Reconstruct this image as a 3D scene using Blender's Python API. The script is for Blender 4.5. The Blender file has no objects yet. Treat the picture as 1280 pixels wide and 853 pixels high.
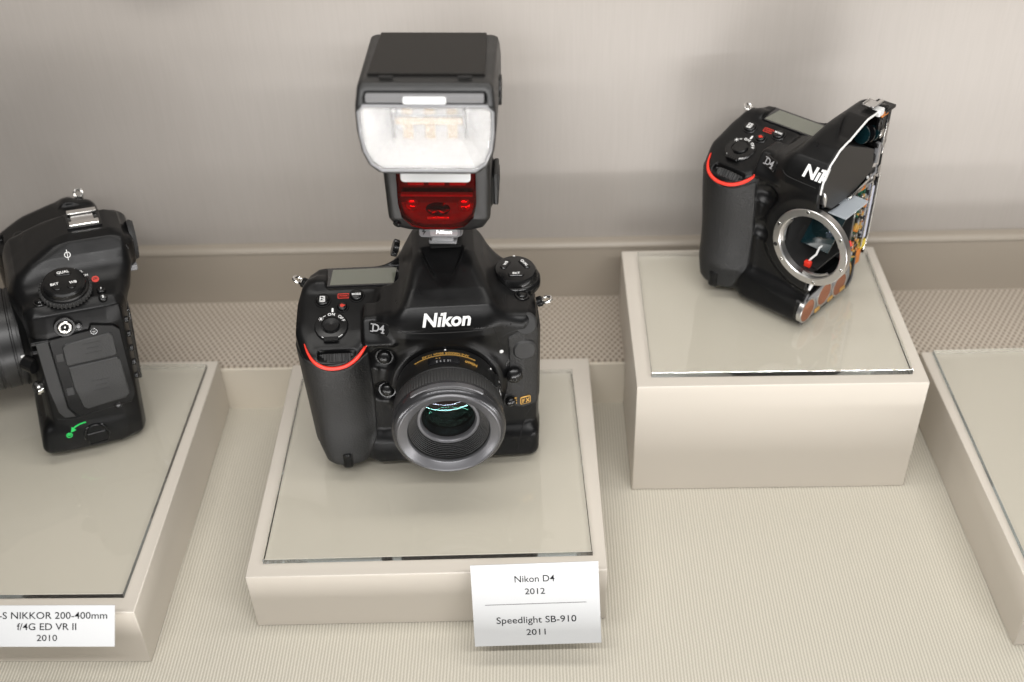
import bpy, bmesh, math, random
import numpy as np
from mathutils import Vector, Matrix, Euler
S = 0.001                                                        # everything below is written in millimetres
scene = bpy.context.scene
COL = scene.collection
PI = math.pi
# ---------------------------------------------------------------- camera
cd = bpy.data.cameras.new('camera_view'); cam = bpy.data.objects.new('camera_view', cd); COL.objects.link(cam)
right, up, fwd = Vector((0.99958706, 0.0075518, -0.02772497)), Vector((0.0169257, 0.62497043, 0.78046491)), Vector((-0.0232212, 0.7806119, -0.62458454))
cam.matrix_world = Matrix(((right.x, up.x, -fwd.x, 0), (right.y, up.y, -fwd.y, -710.6165 * S), (right.z, up.z, -fwd.z, 634.829 * S), (0, 0, 0, 1)))
cd.sensor_width = 36; cd.lens = 40.715; cd.clip_start = 0.02; cd.clip_end = 20
cd.dof.use_dof = True; cd.dof.focus_distance = 0.765; cd.dof.aperture_fstop = 4.5
scene.camera = cam
# ---------------------------------------------------------------- light: the lamps of the case and a fill lamp (no sky: it stands indoors)
w = bpy.data.worlds.new('World'); scene.world = w; w.use_nodes = True
w.node_tree.nodes['Background'].inputs[0].default_value = (1.0, 0.97, 0.94, 1); w.node_tree.nodes['Background'].inputs[1].default_value = 0.10
def lamp(name, loc, target, sx, sy, power, col, spread=180):
    ld = bpy.data.lights.new(name, 'AREA'); ld.shape = 'RECTANGLE'; ld.size = sx * S; ld.size_y = sy * S; ld.energy = power; ld.color = col
    ld.spread = math.radians(spread)
    o = bpy.data.objects.new(name, ld); COL.objects.link(o); o.location = Vector(loc) * S
    o.rotation_euler = (Vector(target) - Vector(loc)).to_track_quat('-Z', 'Y').to_euler()
    return o
lamp('case_lamp_top', (105, -150, 760), (105, -110, 0), 1090, 140, 2.8, (1.0, 0.97, 0.925))
# strip that lies in the front trough of the case, behind a low rail, and shines upwards on the fronts
lamp('case_lamp_trough', (330, -450, 8), (330, 0, 70), 1340, 10, 3.0, (1.0, 0.985, 0.985))
# soft fill lamp added in front of the case, stands in for room light
lamp('room_fill', (0, -1700, 1250), (0, -60, 60), 2400, 700, 11.0, (1.0, 0.99, 0.98))
# rail along the upper front edge of the case
for k in range(28): lamp('case_lamp_spot', (-440 + 40 * k, -640, 760), (-440 + 40 * k, -60, 40), 30, 24, 0.222, (1.0, 0.985, 0.97))
scene.view_settings.view_transform = 'Standard'; scene.view_settings.look = 'None'; scene.view_settings.exposure = 0; scene.view_settings.gamma = 1
scene.cycles.max_bounces = 44; scene.cycles.diffuse_bounces = 4; scene.cycles.glossy_bounces = 42; scene.cycles.transparent_max_bounces = 16; scene.cycles.transmission_bounces = 8
scene.cycles.sample_clamp_indirect = 4.0; scene.cycles.use_denoising = True
# ---------------------------------------------------------------- materials
def rgb(c): return tuple(c) + (1,) if len(c) == 3 else c
def mat(name, color, rough=0.5, metal=0.0, spec=0.5, bump=None, coat=0.0, mottle=0.0, emit=None, trans=0.0, ior=1.5):
    """principled material; bump=(scale, strength, kind) in object millimetres; mottle = relative colour variation"""
    m = bpy.data.materials.new(name); m.use_nodes = True; nt = m.node_tree; b = nt.nodes['Principled BSDF']
    b.inputs['Base Color'].default_value = rgb(color); b.inputs['Roughness'].default_value = rough; b.inputs['Metallic'].default_value = metal
    b.inputs['Specular IOR Level'].default_value = spec; b.inputs['Coat Weight'].default_value = coat; b.inputs['Coat Roughness'].default_value = 0.08
    b.inputs['Transmission Weight'].default_value = trans; b.inputs['IOR'].default_value = ior
    if emit: b.inputs['Emission Color'].default_value = rgb(emit[0]); b.inputs['Emission Strength'].default_value = emit[1]
    tc = nt.nodes.new('ShaderNodeTexCoord')
    if bump:
        sc, st, kind = bump
        if kind == 'noise':
            t = nt.nodes.new('ShaderNodeTexNoise'); t.inputs['Scale'].default_value = sc / S; t.inputs['Detail'].default_value = 3; out = t.outputs[0]
        else:
            t = nt.nodes.new('ShaderNodeTexVoronoi'); t.inputs['Scale'].default_value = sc / S; out = t.outputs[0]
        nt.links.new(tc.outputs['Object'], t.inputs['Vector'])
        bp = nt.nodes.new('ShaderNodeBump'); bp.inputs['Strength'].default_value = st; bp.inputs['Distance'].default_value = 0.4 * S
        nt.links.new(out, bp.inputs['Height']); nt.links.new(bp.outputs[0], b.inputs['Normal'])
    if mottle:
        n = nt.nodes.new('ShaderNodeTexNoise'); n.inputs['Scale'].default_value = 0.06 / S; n.inputs['Detail'].default_value = 5
        nt.links.new(tc.outputs['Object'], n.inputs['Vector'])
        r = nt.nodes.new('ShaderNodeMapRange'); r.inputs[3].default_value = max(rough - 0.14, 0.05); r.inputs[4].default_value = rough + 0.14
        nt.links.new(n.outputs[0], r.inputs[0]); nt.links.new(r.outputs[0], b.inputs['Roughness'])
        mx = nt.nodes.new('ShaderNodeMixRGB'); mx.blend_type = 'MULTIPLY'; mx.inputs[0].default_value = 1
        r2 = nt.nodes.new('ShaderNodeMapRange'); r2.inputs[3].default_value = 1 - mottle; r2.inputs[4].default_value = 1 + mottle
        nt.links.new(n.outputs[0], r2.inputs[0]); mx.inputs[1].default_value = rgb(color); nt.links.new(r2.outputs[0], mx.inputs[2]); nt.links.new(mx.outputs[0], b.inputs['Base Color'])
    return m
class N:
    """small node-graph writer"""
    def __init__(s, m): s.t = m.node_tree
    def new(s, kind, **kw):
        n = s.t.nodes.new('ShaderNode' + kind)
        for k, v in kw.items(): setattr(n, k, v)
        return n
    def put(s, sock, v):
        if hasattr(v, 'is_output'): s.t.links.new(v, sock)
        else: sock.default_value = v
    def math(s, op, a, b=0.0):
        n = s.new('Math', operation=op); s.put(n.inputs[0], a); s.put(n.inputs[1], b); return n.outputs[0]
    def mix(s, f, a, b):
        n = s.new('MixRGB'); s.put(n.inputs[0], f); s.put(n.inputs[1], a); s.put(n.inputs[2], b); return n.outputs[0]
M = {}
M['plastic'] = mat('black_plastic', (0.0045, 0.0045, 0.0047), 0.33, spec=0.25, bump=(1.6, 0.10, 'noise'), mottle=0.15)
M['plastic_smooth'] = mat('black_plastic_smooth', (0.005, 0.005, 0.0052), 0.26, spec=0.4)
M['rubber'] = mat('black_rubber', (0.011, 0.011, 0.011), 0.48, spec=0.42, bump=(0.85, 0.42, 'voronoi'), mottle=0.15)
M['rubber_fine'] = mat('fine_rubber', (0.022, 0.022, 0.022), 0.6, bump=(2.2, 0.15, 'noise'))
M['gloss_black'] = mat('gloss_black', (0.006, 0.006, 0.007), 0.12, coat=0.4)
M['dark'] = mat('deep_black', (0.003, 0.003, 0.003), 0.7)
M['white_print'] = mat('white_print', (0.78, 0.78, 0.77), 0.5)
M['grey_print'] = mat('grey_print', (0.42, 0.42, 0.43), 0.4, metal=0.3)
M['black_print'] = mat('black_print', (0.012, 0.012, 0.014), 0.9, spec=0.1)
M['grey_rule'] = mat('grey_rule', (0.18, 0.18, 0.18), 0.6)
M['red_print'] = mat('red_print', (0.55, 0.03, 0.015), 0.5)
M['gold_print'] = mat('gold_print', (0.62, 0.36, 0.09), 0.35, metal=0.4)
M['green_print'] = mat('green_print', (0.02, 0.62, 0.12), 0.5)
M['red_rubber'] = mat('red_rubber', (0.75, 0.032, 0.014), 0.42)
M['chrome'] = mat('bright_steel', (0.72, 0.71, 0.69), 0.16, metal=1.0)
M['steel'] = mat('brushed_steel', (0.62, 0.61, 0.60), 0.28, metal=1.0)
M['lcd'] = mat('grey_display_glass', (0.135, 0.14, 0.112), 0.16, coat=0.3)
M['lens_grey'] = mat('grey_anodised_metal', (0.15, 0.15, 0.158), 0.33, metal=0.6)
M['lens_dark_grey'] = mat('dark_anodised_metal', (0.055, 0.055, 0.058), 0.24, metal=0.6)
M['lens_black'] = mat('satin_lens_black', (0.010, 0.010, 0.010), 0.36)
M['copper'] = mat('copper_windings', (0.34, 0.13, 0.065), 0.5, metal=0.35, bump=(1.5, 0.5, 'noise'), mottle=0.3)
M['amber'] = mat('amber_plastic', (0.55, 0.17, 0.02), 0.3)
M['yellow'] = mat('yellow_tape', (0.62, 0.46, 0.04), 0.4)
M['pcb'] = mat('green_circuit_board', (0.02, 0.12, 0.07), 0.35, mottle=0.4)
M['blue_glass'] = mat('teal_coated_glass', (0.004, 0.017, 0.021), 0.08, coat=0.6)
M['white_plastic'] = mat('white_plastic', (0.75, 0.75, 0.74), 0.4)
M['grey_plastic'] = mat('grey_plastic', (0.20, 0.20, 0.205), 0.35)
M['card'] = mat('white_card', (0.55, 0.558, 0.562), 0.6, spec=0.3)
M['plinth'] = mat('satin_beige_lacquer', (0.585, 0.54, 0.475), 0.33, bump=(0.25, 0.02, 'noise'))
# ---------------------------------------------------------------- mesh helpers
def link(name, me, parent=None, loc=None):
    o = bpy.data.objects.new(name, me); COL.objects.link(o)
    if parent is not None: o.parent = parent
    if loc is not None: o.location = Vector(loc) * S
    return o
def frame(o, n=(0, 0, 1), u=None):
    """matrix whose z axis is n, whose x axis is as near to u as it can be"""
    n = Vector(n).normalized()
    u = Vector(u) if u is not None else (Vector((1, 0, 0)) if abs(n.x) < 0.9 else Vector((0, 1, 0)))
    u = (u - n * u.dot(n)).normalized(); v = n.cross(u)
    return Matrix(((u.x, v.x, n.x, o[0]), (u.y, v.y, n.y, o[1]), (u.z, v.z, n.z, o[2]), (0, 0, 0, 1)))
I4 = Matrix.Identity(4)
class MB:
    """collects shapes (mm) and links them as one mesh object"""
    def __init__(s): s.v = []; s.f = []; s.mi = []; s.m = 0
    def add(s, V, Fc, T=None):
        k = len(s.v)
        if T is not None: V = [tuple(T @ Vector(p)) for p in V]
        s.v += [tuple(p) for p in V]; s.f += [tuple(i + k for i in q) for q in Fc]; s.mi += [s.m] * len(Fc); return s
    def box(s, c, hf, T=None):
        V = [(c[0] + a * hf[0], c[1] + b * hf[1], c[2] + d * hf[2]) for a in (-1, 1) for b in (-1, 1) for d in (-1, 1)]
        return s.add(V, [(0, 1, 3, 2), (4, 6, 7, 5), (0, 4, 5, 1), (2, 3, 7, 6), (0, 2, 6, 4), (1, 5, 7, 3)], T)
    def lathe(s, prof, T=None, n=48, a0=0.0, a1=2 * PI, closed=False, caps=True):
        """profile (r, z) about z; closed joins last to first (a ring)"""
        full = abs(a1 - a0 - 2 * PI) < 1e-6
        k = n if full else n + 1
        V = []; Fc = []; P = len(prof)
        for i in range(k):
            a = a0 + (a1 - a0) * i / n
            V += [(r * math.cos(a), r * math.sin(a), z) for r, z in prof]
        for i in range(n):
            j = (i + 1) % k
            for q in range(P if closed else P - 1):
                r = (q + 1) % P
                Fc.append((i * P + q, j * P + q, j * P + r, i * P + r))
        if not closed and not caps: pass
        elif not closed:
            if prof[0][0] > 1e-6 and full: Fc.append(tuple(i * P for i in range(k))[::-1])
            if prof[-1][0] > 1e-6 and full: Fc.append(tuple(i * P + P - 1 for i in range(k)))
        elif not full:
            Fc.append(tuple(range(P))); Fc.append(tuple((k - 1) * P + q for q in range(P))[::-1])
        return s.add(V, Fc, T)
    def disc(s, r, z0, z1, T=None, n=40, ch=0.3):
        ch = min(ch, r * 0.4, abs(z1 - z0) * 0.5)
        return s.lathe([(0, z0), (r, z0), (r, z1 - ch), (r - ch, z1), (0, z1)], T, n)
    def ring(s, r0, r1, z0, z1, T=None, n=48, ch=0.3):
        return s.lathe([(r0, z0), (r1, z0), (r1, z1 - ch), (r1 - ch, z1), (r0 + ch, z1), (r0, z1 - ch)], T, n, closed=True)
    def prism(s, pts, z0, z1, T=None, inset=0.0):
        """polygon (x, y) extruded z0..z1, upper rim chamfered by inset"""
        n = len(pts); A = sum(pts[i][0] * pts[(i + 1) % n][1] - pts[(i + 1) % n][0] * pts[i][1] for i in range(n))
        if A < 0: pts = pts[::-1]
        V = [(x, y, z0) for x, y in pts]
        if inset:
            V += [(x, y, z1 - inset) for x, y in pts]
            for i in range(n):
                p, a, b = Vector(pts[i]), Vector(pts[i - 1]), Vector(pts[(i + 1) % n])
                d1 = (p - a).normalized(); d2 = (b - p).normalized()
                nn = Vector((-(d1.y + d2.y), d1.x + d2.x)); L = max(nn.length_squared / 2, 0.3)
                q = p + nn * (inset / L) if nn.length > 1e-6 else p
                V.append((q.x, q.y, z1))
        else: V += [(x, y, z1) for x, y in pts]
        rows = len(V) // n; Fc = [tuple(range(n))[::-1], tuple(range((rows - 1) * n, rows * n))]
        for r in range(rows - 1):
            for i in range(n):
                j = (i + 1) % n; Fc.append((r * n + i, r * n + j, (r + 1) * n + j, (r + 1) * n + i))
        return s.add(V, Fc, T)
    def tube(s, path, r, T=None, n=10, closed=False, flat=None):
        P = [Vector(p) for p in path]; m = len(P); V = []; Fc = []
        R = r if isinstance(r, (list, tuple)) else [r] * m
        t0 = None; nrm = None
        for i in range(m):
            a = P[i - 1] if (i or closed) else P[i]; b = P[(i + 1) % m] if (i < m - 1 or closed) else P[i]
            t = (b - a).normalized()
            if nrm is None: nrm = t.orthogonal().normalized() if flat is None else Vector(flat)
            nrm = (nrm - t * nrm.dot(t)).normalized(); bi = t.cross(nrm)
            for k in range(n):
                an = 2 * PI * k / n; V.append(P[i] + (nrm * math.cos(an) + bi * math.sin(an)) * R[i])
        for i in range(m if closed else m - 1):
            j = (i + 1) % m
            for k in range(n): q = (k + 1) % n; Fc.append((i * n + k, i * n + q, j * n + q, j * n + k))
        if not closed: Fc += [tuple(range(n))[::-1], tuple(range((m - 1) * n, m * n))]
        return s.add(V, Fc, T)
    def obj(s, name, m, parent=None, bevel=0.0, smooth=35, seg=2, loc=None):
        me = bpy.data.meshes.new(name)
        me.from_pydata([(a * S, b * S, c * S) for a, b, c in s.v], [], s.f)
        for q in (m if isinstance(m, (list, tuple)) else [m]): me.materials.append(M[q] if isinstance(q, str) else q)
        me.polygons.foreach_set('material_index', s.mi)
        bm = bmesh.new(); bm.from_mesh(me); bmesh.ops.recalc_face_normals(bm, faces=bm.faces); bm.to_mesh(me); bm.free()
        if smooth:
            me.shade_smooth(); me.set_sharp_from_angle(angle=math.radians(smooth))
        o = link(name, me, parent, loc)
        if bevel:
            b = o.modifiers.new('bevel', 'BEVEL'); b.width = bevel * S; b.segments = seg; b.limit_method = 'ANGLE'; b.angle_limit = math.radians(40); b.harden_normals = False
        return o
def rrect(w, h, r, n=5, cx=0.0, cy=0.0):
    pts = []
    for sx, sy, a in ((1, 1, 0), (-1, 1, 90), (-1, -1, 180), (1, -1, 270)):
        for i in range(n + 1):
            t = math.radians(a + 90 * i / n); pts.append((cx + sx * (w / 2 - r) + r * math.cos(t), cy + sy * (h / 2 - r) + r * math.sin(t)))
    return pts
def catmull(P, n=6, closed=False):
    P = [Vector(p) for p in P]; out = []; m = len(P)
    for i in range(m if closed else m - 1):
        a, b, c, d = (P[(i + k) % m] if closed else P[min(max(i + k, 0), m - 1)] for k in (-1, 0, 1, 2))
        for j in range(n):
            t = j / n; out.append(0.5 * ((2 * b) + (c - a) * t + (2 * a - 5 * b + 4 * c - d) * t * t + (3 * b - a - 3 * c + d) * t ** 3))
    if not closed: out.append(P[-1])
    return out
_font = {}
def lettering(txt, size, shear=0.0, bold=0.0, depth=0.12, align='CENTER', space=1.0):
    """(verts, faces) in mm of a line of text in the xy plane"""
    key = (txt, size, shear, bold, depth, align, space)
    if key in _font: return _font[key]
    c = bpy.data.curves.new('lettering', 'FONT'); c.body = txt; c.size = size; c.shear = shear; c.offset = bold; c.extrude = depth; c.align_x = align; c.align_y = 'CENTER'
    c.space_character = space; c.resolution_u = 4
    o = bpy.data.objects.new('lettering', c); COL.objects.link(o)
    bpy.context.view_layer.update()
    me = o.evaluated_get(bpy.context.evaluated_depsgraph_get()).to_mesh()
    r = ([tuple(v.co) for v in me.vertices], [tuple(p.vertices) for p in me.polygons])
    o.to_mesh_clear(); bpy.data.objects.remove(o); bpy.data.curves.remove(c)
    _font[key] = r; return r
def text_on(mb, txt, size, T, **kw):
    V, Fc = lettering(txt, size, **kw); mb.add(V, Fc, T); return mb
def solid(name, F, d, m, parent=None, smooth=None):
    """one mesh object from a distance field"""
    V, Q = surface_net(F, d)
    me = bpy.data.meshes.new(name); me.vertices.add(len(V)); me.vertices.foreach_set('co', (V * S).astype(np.float32).ravel())
    me.loops.add(Q.size); me.loops.foreach_set('vertex_index', Q.astype(np.int32).ravel())
    me.polygons.add(len(Q)); me.polygons.foreach_set('loop_start', np.arange(0, Q.size, 4, dtype=np.int32))
    me.update(calc_edges=True); me.validate()
    me.materials.append(M[m] if isinstance(m, str) else m); me.shade_smooth()
    if smooth: me.set_sharp_from_angle(angle=math.radians(smooth))
    return link(name, me, parent)
def thing(name, label, cat, loc=(0, 0, 0), rot=(0, 0, 0), group=None):
    o = bpy.data.objects.new(name, None); COL.objects.link(o); o.empty_display_size = 0.02
    o.location = Vector(loc) * S; o.rotation_mode = 'XYZ'
    o.matrix_world = Matrix.Translation(Vector(loc) * S) @ Matrix.Rotation(math.radians(rot[0]), 4, 'Z') @ Matrix.Rotation(math.radians(rot[1]), 4, 'X') @ Matrix.Rotation(math.radians(rot[2]), 4, 'Y')
    o['label'] = label; o['category'] = cat
    if group: o['group'] = group
    return o
def tag(o, label, cat, group=None):
    o['label'] = label; o['category'] = cat
    if group: o['group'] = group
    return o
# ---------------------------------------------------------------- solid modelling with distance fields (numpy, mm)
def smax(a, b, k):
    h = np.maximum(k - np.abs(a - b), 0.0) / k
    return np.maximum(a, b) + h * h * k * 0.25
def smin(a, b, k):
    return -smax(-a, -b, k)
def poly2(P, Q, pts):
    """signed distance to a closed polygon on the 2-D grids P, Q"""
    d = np.full(np.broadcast(P, Q).shape, 1e9, np.float32)
    s = np.zeros(d.shape, bool)
    n = len(pts)
    for i in range(n):
        ax, ay = pts[i]; bx, by = pts[(i + 1) % n]
        ex, ey = bx - ax, by - ay
        wx, wy = P - ax, Q - ay
        t = np.clip((wx * ex + wy * ey) / (ex * ex + ey * ey + 1e-9), 0, 1)
        d = np.minimum(d, (wx - ex * t) ** 2 + (wy - ey * t) ** 2)
        if abs(by - ay) > 1e-9:
            c = ((ay > Q) != (by > Q)) & (P < (bx - ax) * (Q - ay) / (by - ay) + ax)
            s ^= c
    d = np.sqrt(d)
    return np.where(s, -d, d).astype(np.float32)
class Field:
    def __init__(self, lo, hi, h):
        self.lo = np.array(lo, float); self.h = h
        self.n = [int(round((b - a) / h)) + 1 for a, b in zip(lo, hi)]
        ax = [np.float32(a) + np.arange(n, dtype=np.float32) * np.float32(h) for a, n in zip(lo, self.n)]
        self.X = ax[0][:, None, None]; self.Y = ax[1][None, :, None]; self.Z = ax[2][None, None, :]
        self.d = None
    def xz(self, pts): return poly2(self.X, self.Z, pts)          # prism along y
    def xy(self, pts): return poly2(self.X, self.Y, pts)          # prism along z
    def yz(self, pts): return poly2(self.Y, self.Z, pts)          # prism along x
    def box(self, c, hf, r):
        q = [np.abs(g - a) - (b - r) for g, a, b in zip((self.X, self.Y, self.Z), c, hf)]
        o = np.sqrt(sum(np.maximum(v, 0) ** 2 for v in q))
        return o + np.minimum(np.maximum(np.maximum(q[0], q[1]), q[2]), 0) - r
    def ball(self, c, r):
        q = np.sqrt(((self.X - c[0]) / r[0]) ** 2 + ((self.Y - c[1]) / r[1]) ** 2 + ((self.Z - c[2]) / r[2]) ** 2)
        return (q - 1) * min(r)
    def cone_y(self, cx, cz, prof):
        """solid of revolution about the line (cx, *, cz): prof is a polygon in (r, y)"""
        return poly2(np.sqrt((self.X - cx) ** 2 + (self.Z - cz) ** 2), self.Y, prof)
    def cone_z(self, cx, cy, prof):
        return poly2(np.sqrt((self.X - cx) ** 2 + (self.Y - cy) ** 2), self.Z, prof)
    def plane(self, n, p):
        n = np.array(n, float); n /= np.linalg.norm(n)
        return (self.X - p[0]) * n[0] + (self.Y - p[1]) * n[1] + (self.Z - p[2]) * n[2]
    def capsule(self, a, b, r):
        a = np.array(a, float); b = np.array(b, float); e = b - a
        wx, wy, wz = self.X - a[0], self.Y - a[1], self.Z - a[2]
        t = np.clip((wx * e[0] + wy * e[1] + wz * e[2]) / (e @ e), 0, 1)
        return np.sqrt((wx - e[0] * t) ** 2 + (wy - e[1] * t) ** 2 + (wz - e[2] * t) ** 2) - r
    def at(self, p):
        """trilinear value at point(s)"""
        q = (np.atleast_2d(np.asarray(p, float)) - self.lo) / self.h
        q = np.clip(q, 0, np.array(self.n) - 1.001)
        i = np.floor(q).astype(int); f = q - i
        v = 0
        for a in (0, 1):
            for b in (0, 1):
                for c in (0, 1):
                    w = (f[:, 0] if a else 1 - f[:, 0]) * (f[:, 1] if b else 1 - f[:, 1]) * (f[:, 2] if c else 1 - f[:, 2])
                    v = v + w * self.d[i[:, 0] + a, i[:, 1] + b, i[:, 2] + c]
        return v
    def normal(self, p):
        e = self.h * 1.5; p = np.array(p, float)
        g = np.array([self.at(p + v)[0] - self.at(p - v)[0] for v in np.eye(3) * e])
        return g / (np.linalg.norm(g) + 1e-9)
    def cast(self, o, d, far=400.0):
        """first hit of a ray with the solid"""
        o = np.array(o, float); d = np.array(d, float); d /= np.linalg.norm(d)
        t = np.arange(0, far, self.h * 0.5)
        P = o + d * t[:, None]
        ins = np.all((P >= self.lo) & (P <= self.lo + (np.array(self.n) - 1) * self.h), axis=1)
        v = np.where(ins, self.at(P), 1.0)
        k = np.argmax(v <= 0)
        if v[k] > 0 or k == 0: return None
        f = v[k - 1] / (v[k - 1] - v[k] + 1e-9)
        return P[k - 1] + (P[k] - P[k - 1]) * f
    def front(self, x, z): return self.cast((x, self.lo[1], z), (0, 1, 0))
    def top(self, x, y): return self.cast((x, y, self.lo[2] + (self.n[2] - 1) * self.h), (0, 0, -1))
    def side(self, y, z): return self.cast((self.lo[0] + (self.n[0] - 1) * self.h, y, z), (-1, 0, 0))
def surface_net(F, d):
    """vertices (mm) and quads of the zero surface of d"""
    d = np.ascontiguousarray(np.broadcast_to(d, F.n)).astype(np.float32)
    s = d < 0
    nx, ny, nz = F.n
    acc = np.zeros((nx - 1, ny - 1, nz - 1, 3), np.float32); cnt = np.zeros((nx - 1, ny - 1, nz - 1), np.int16)
    corners = [(a, b, c) for a in (0, 1) for b in (0, 1) for c in (0, 1)]
    def sl(v, o, m): return v[o[0]:m[0] - 1 + o[0], o[1]:m[1] - 1 + o[1], o[2]:m[2] - 1 + o[2]]
    m = (nx, ny, nz)
    for i, a in enumerate(corners):
        for b in corners[i + 1:]:
            if sum(abs(p - q) for p, q in zip(a, b)) != 1: continue
            sa, sb = sl(s, a, m), sl(s, b, m)
            x = np.nonzero(sa != sb)
            if not len(x[0]): continue
            va, vb = sl(d, a, m)[x], sl(d, b, m)[x]
            t = (va / (va - vb))[:, None]
            acc[x] += np.array(a, np.float32) + t * (np.array(b, np.float32) - np.array(a, np.float32))
            cnt[x] += 1
    on = cnt > 0
    idx = np.full(on.shape, -1, np.int64); k = np.nonzero(on); idx[k] = np.arange(len(k[0]))
    V = (acc[k] / cnt[k][:, None] + np.stack(k, 1)) * F.h + F.lo
    Q = []
    for ax in range(3):
        u, w = [(1, 2), (2, 0), (0, 1)][ax]
        lo = [slice(None)] * 3; hi = [slice(None)] * 3
        lo[ax] = slice(0, -1); hi[ax] = slice(1, None)
        for g in (u, w): lo[g] = slice(1, -1); hi[g] = slice(1, -1)
        a, b = s[tuple(lo)], s[tuple(hi)]
        for flip, c in ((False, a & ~b), (True, ~a & b)):
            e = np.nonzero(c)
            if not len(e[0]): continue
            p = [e[0].copy(), e[1].copy(), e[2].copy()]
            p[u] = p[u] + 1; p[w] = p[w] + 1
            def cell(du, dw):
                q = [v.copy() for v in p]; q[u] = q[u] - du; q[w] = q[w] - dw
                return idx[q[0], q[1], q[2]]
            quad = np.stack([cell(1, 1), cell(0, 1), cell(0, 0), cell(1, 0)], 1)
            Q.append(quad[:, ::-1] if flip else quad)
    return V, np.concatenate(Q)
# ---------------------------------------------------------------- the setting: carpeted floor, woven rear step, back wall
def cloth_material():
    m = mat('ribbed_carpet', (0.42, 0.39, 0.335), 0.8, spec=0.2); g = N(m); b = m.node_tree.nodes['Principled BSDF']
    geo = g.new('TexCoord'); sp = g.new('SeparateXYZ'); g.put(sp.inputs[0], geo.outputs['Object'])
    nz = g.new('TexNoise'); nz.inputs['Scale'].default_value = 40; g.put(nz.inputs['Vector'], geo.outputs['Object'])
    x = g.math('ADD', g.math('MULTIPLY', sp.outputs[0], 2 * PI / (2.15 * S)), g.math('MULTIPLY', nz.outputs[0], 2.5))
    rib = g.math('ADD', g.math('MULTIPLY', g.math('SINE', x), 0.5), 0.5)
    y = g.math('ADD', g.math('MULTIPLY', sp.outputs[1], 2 * PI / (2.6 * S)), g.math('MULTIPLY', g.math('FLOOR', g.math('DIVIDE', sp.outputs[0], 2.15 * S)), PI))
    knot = g.math('ADD', g.math('MULTIPLY', g.math('SINE', y), 0.5), 0.5)
    h = g.math('MULTIPLY', rib, g.math('ADD', g.math('MULTIPLY', knot, 0.35), 0.65))
    fine = g.new('TexNoise'); fine.inputs['Scale'].default_value = 900; fine.inputs['Detail'].default_value = 3; g.put(fine.inputs['Vector'], geo.outputs['Object'])
    h2 = g.math('ADD', h, g.math('MULTIPLY', fine.outputs[0], 0.5))
    c = g.mix(g.math('POWER', h, 0.6), (0.41, 0.378, 0.314, 1), (0.64, 0.61, 0.53, 1))
    c2 = g.mix(g.math('MULTIPLY', fine.outputs[0], 0.3), c, (0.52, 0.485, 0.405, 1))
    g.put(b.inputs['Base Color'], c2)
    bp = g.new('Bump'); bp.inputs['Strength'].default_value = 0.6; bp.inputs['Distance'].default_value = 0.5 * S; g.put(bp.inputs['Height'], h2); g.put(b.inputs['Normal'], bp.outputs[0])
    return m
def weave_material():
    m = mat('taupe_mesh_cloth', (0.36, 0.31, 0.255), 0.65, spec=0.3); g = N(m); b = m.node_tree.nodes['Principled BSDF']
    geo = g.new('TexCoord'); sp = g.new('SeparateXYZ'); g.put(sp.inputs[0], geo.outputs['Object'])
    px, py = 4.8 * S, 7.2 * S
    nz = g.new('TexNoise'); nz.inputs['Scale'].default_value = 30; g.put(nz.inputs['Vector'], geo.outputs['Object'])
    row = g.math('ADD', g.math('MULTIPLY', sp.outputs[1], 2 * PI / (2 * py)), 0.0)
    colm = g.math('ADD', g.math('MULTIPLY', sp.outputs[0], 2 * PI / (2 * px)), g.math('MULTIPLY', nz.outputs[0], 0.6))
    # holes of a staggered lattice
    hol = g.math('MULTIPLY', g.math('SINE', g.math('ADD', row, colm)), g.math('SINE', g.math('SUBTRACT', row, colm)))
    hol = g.math('POWER', g.math('MAXIMUM', hol, 0.0), 0.9)
    d = g.math('MULTIPLY', g.math('SINE', g.math('ADD', row, colm)), g.math('SINE', g.math('SUBTRACT', row, colm)))
    d = g.math('POWER', g.math('ABSOLUTE', d), 1.3)
    fine = g.new('TexNoise'); fine.inputs['Scale'].default_value = 900; g.put(fine.inputs['Vector'], geo.outputs['Object'])
    c = g.mix(d, (0.60, 0.53, 0.45, 1), (0.16, 0.13, 0.095, 1))
    g.put(b.inputs['Base Color'], g.mix(g.math('MULTIPLY', fine.outputs[0], 0.35), c, (0.34, 0.29, 0.24, 1)))
    bp = g.new('Bump'); bp.inputs['Strength'].default_value = 0.7; bp.inputs['Distance'].default_value = 0.8 * S
    g.put(bp.inputs['Height'], g.math('SUBTRACT', 1.0, d)); g.put(b.inputs['Normal'], bp.outputs[0])
    return m
def wall_material():
    """satin metallic wall cloth with a fine vertical grain"""
    m = mat('satin_taupe_wall', (0.40, 0.365, 0.33), 0.36, metal=0.08, spec=0.5); g = N(m); b = m.node_tree.nodes['Principled BSDF']
    geo = g.new('TexCoord'); mp = g.new('Mapping'); mp.inputs['Scale'].default_value = (700, 700, 28); g.put(mp.inputs[0], geo.outputs['Object'])
    n = g.new('TexNoise'); n.inputs['Scale'].default_value = 1.0; n.inputs['Detail'].default_value = 4; g.put(n.inputs['Vector'], mp.outputs[0])
    g.put(b.inputs['Base Color'], g.mix(n.outputs[0], (0.385, 0.353, 0.322, 1), (0.43, 0.398, 0.367, 1)))
    bp = g.new('Bump'); bp.inputs['Strength'].default_value = 0.06; bp.inputs['Distance'].default_value = 0.3 * S; g.put(bp.inputs['Height'], n.outputs[0]); g.put(b.inputs['Normal'], bp.outputs[0])
    return m
M['carpet'] = cloth_material(); M['weave'] = weave_material(); M['wall'] = wall_material()
M['step_front'] = mat('beige_cloth', (0.68, 0.625, 0.53), 0.6, bump=(0.5, 0.1, 'noise'))
M['ledge'] = mat('taupe_ledge_lacquer', (0.345, 0.303, 0.25), 0.36)
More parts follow.
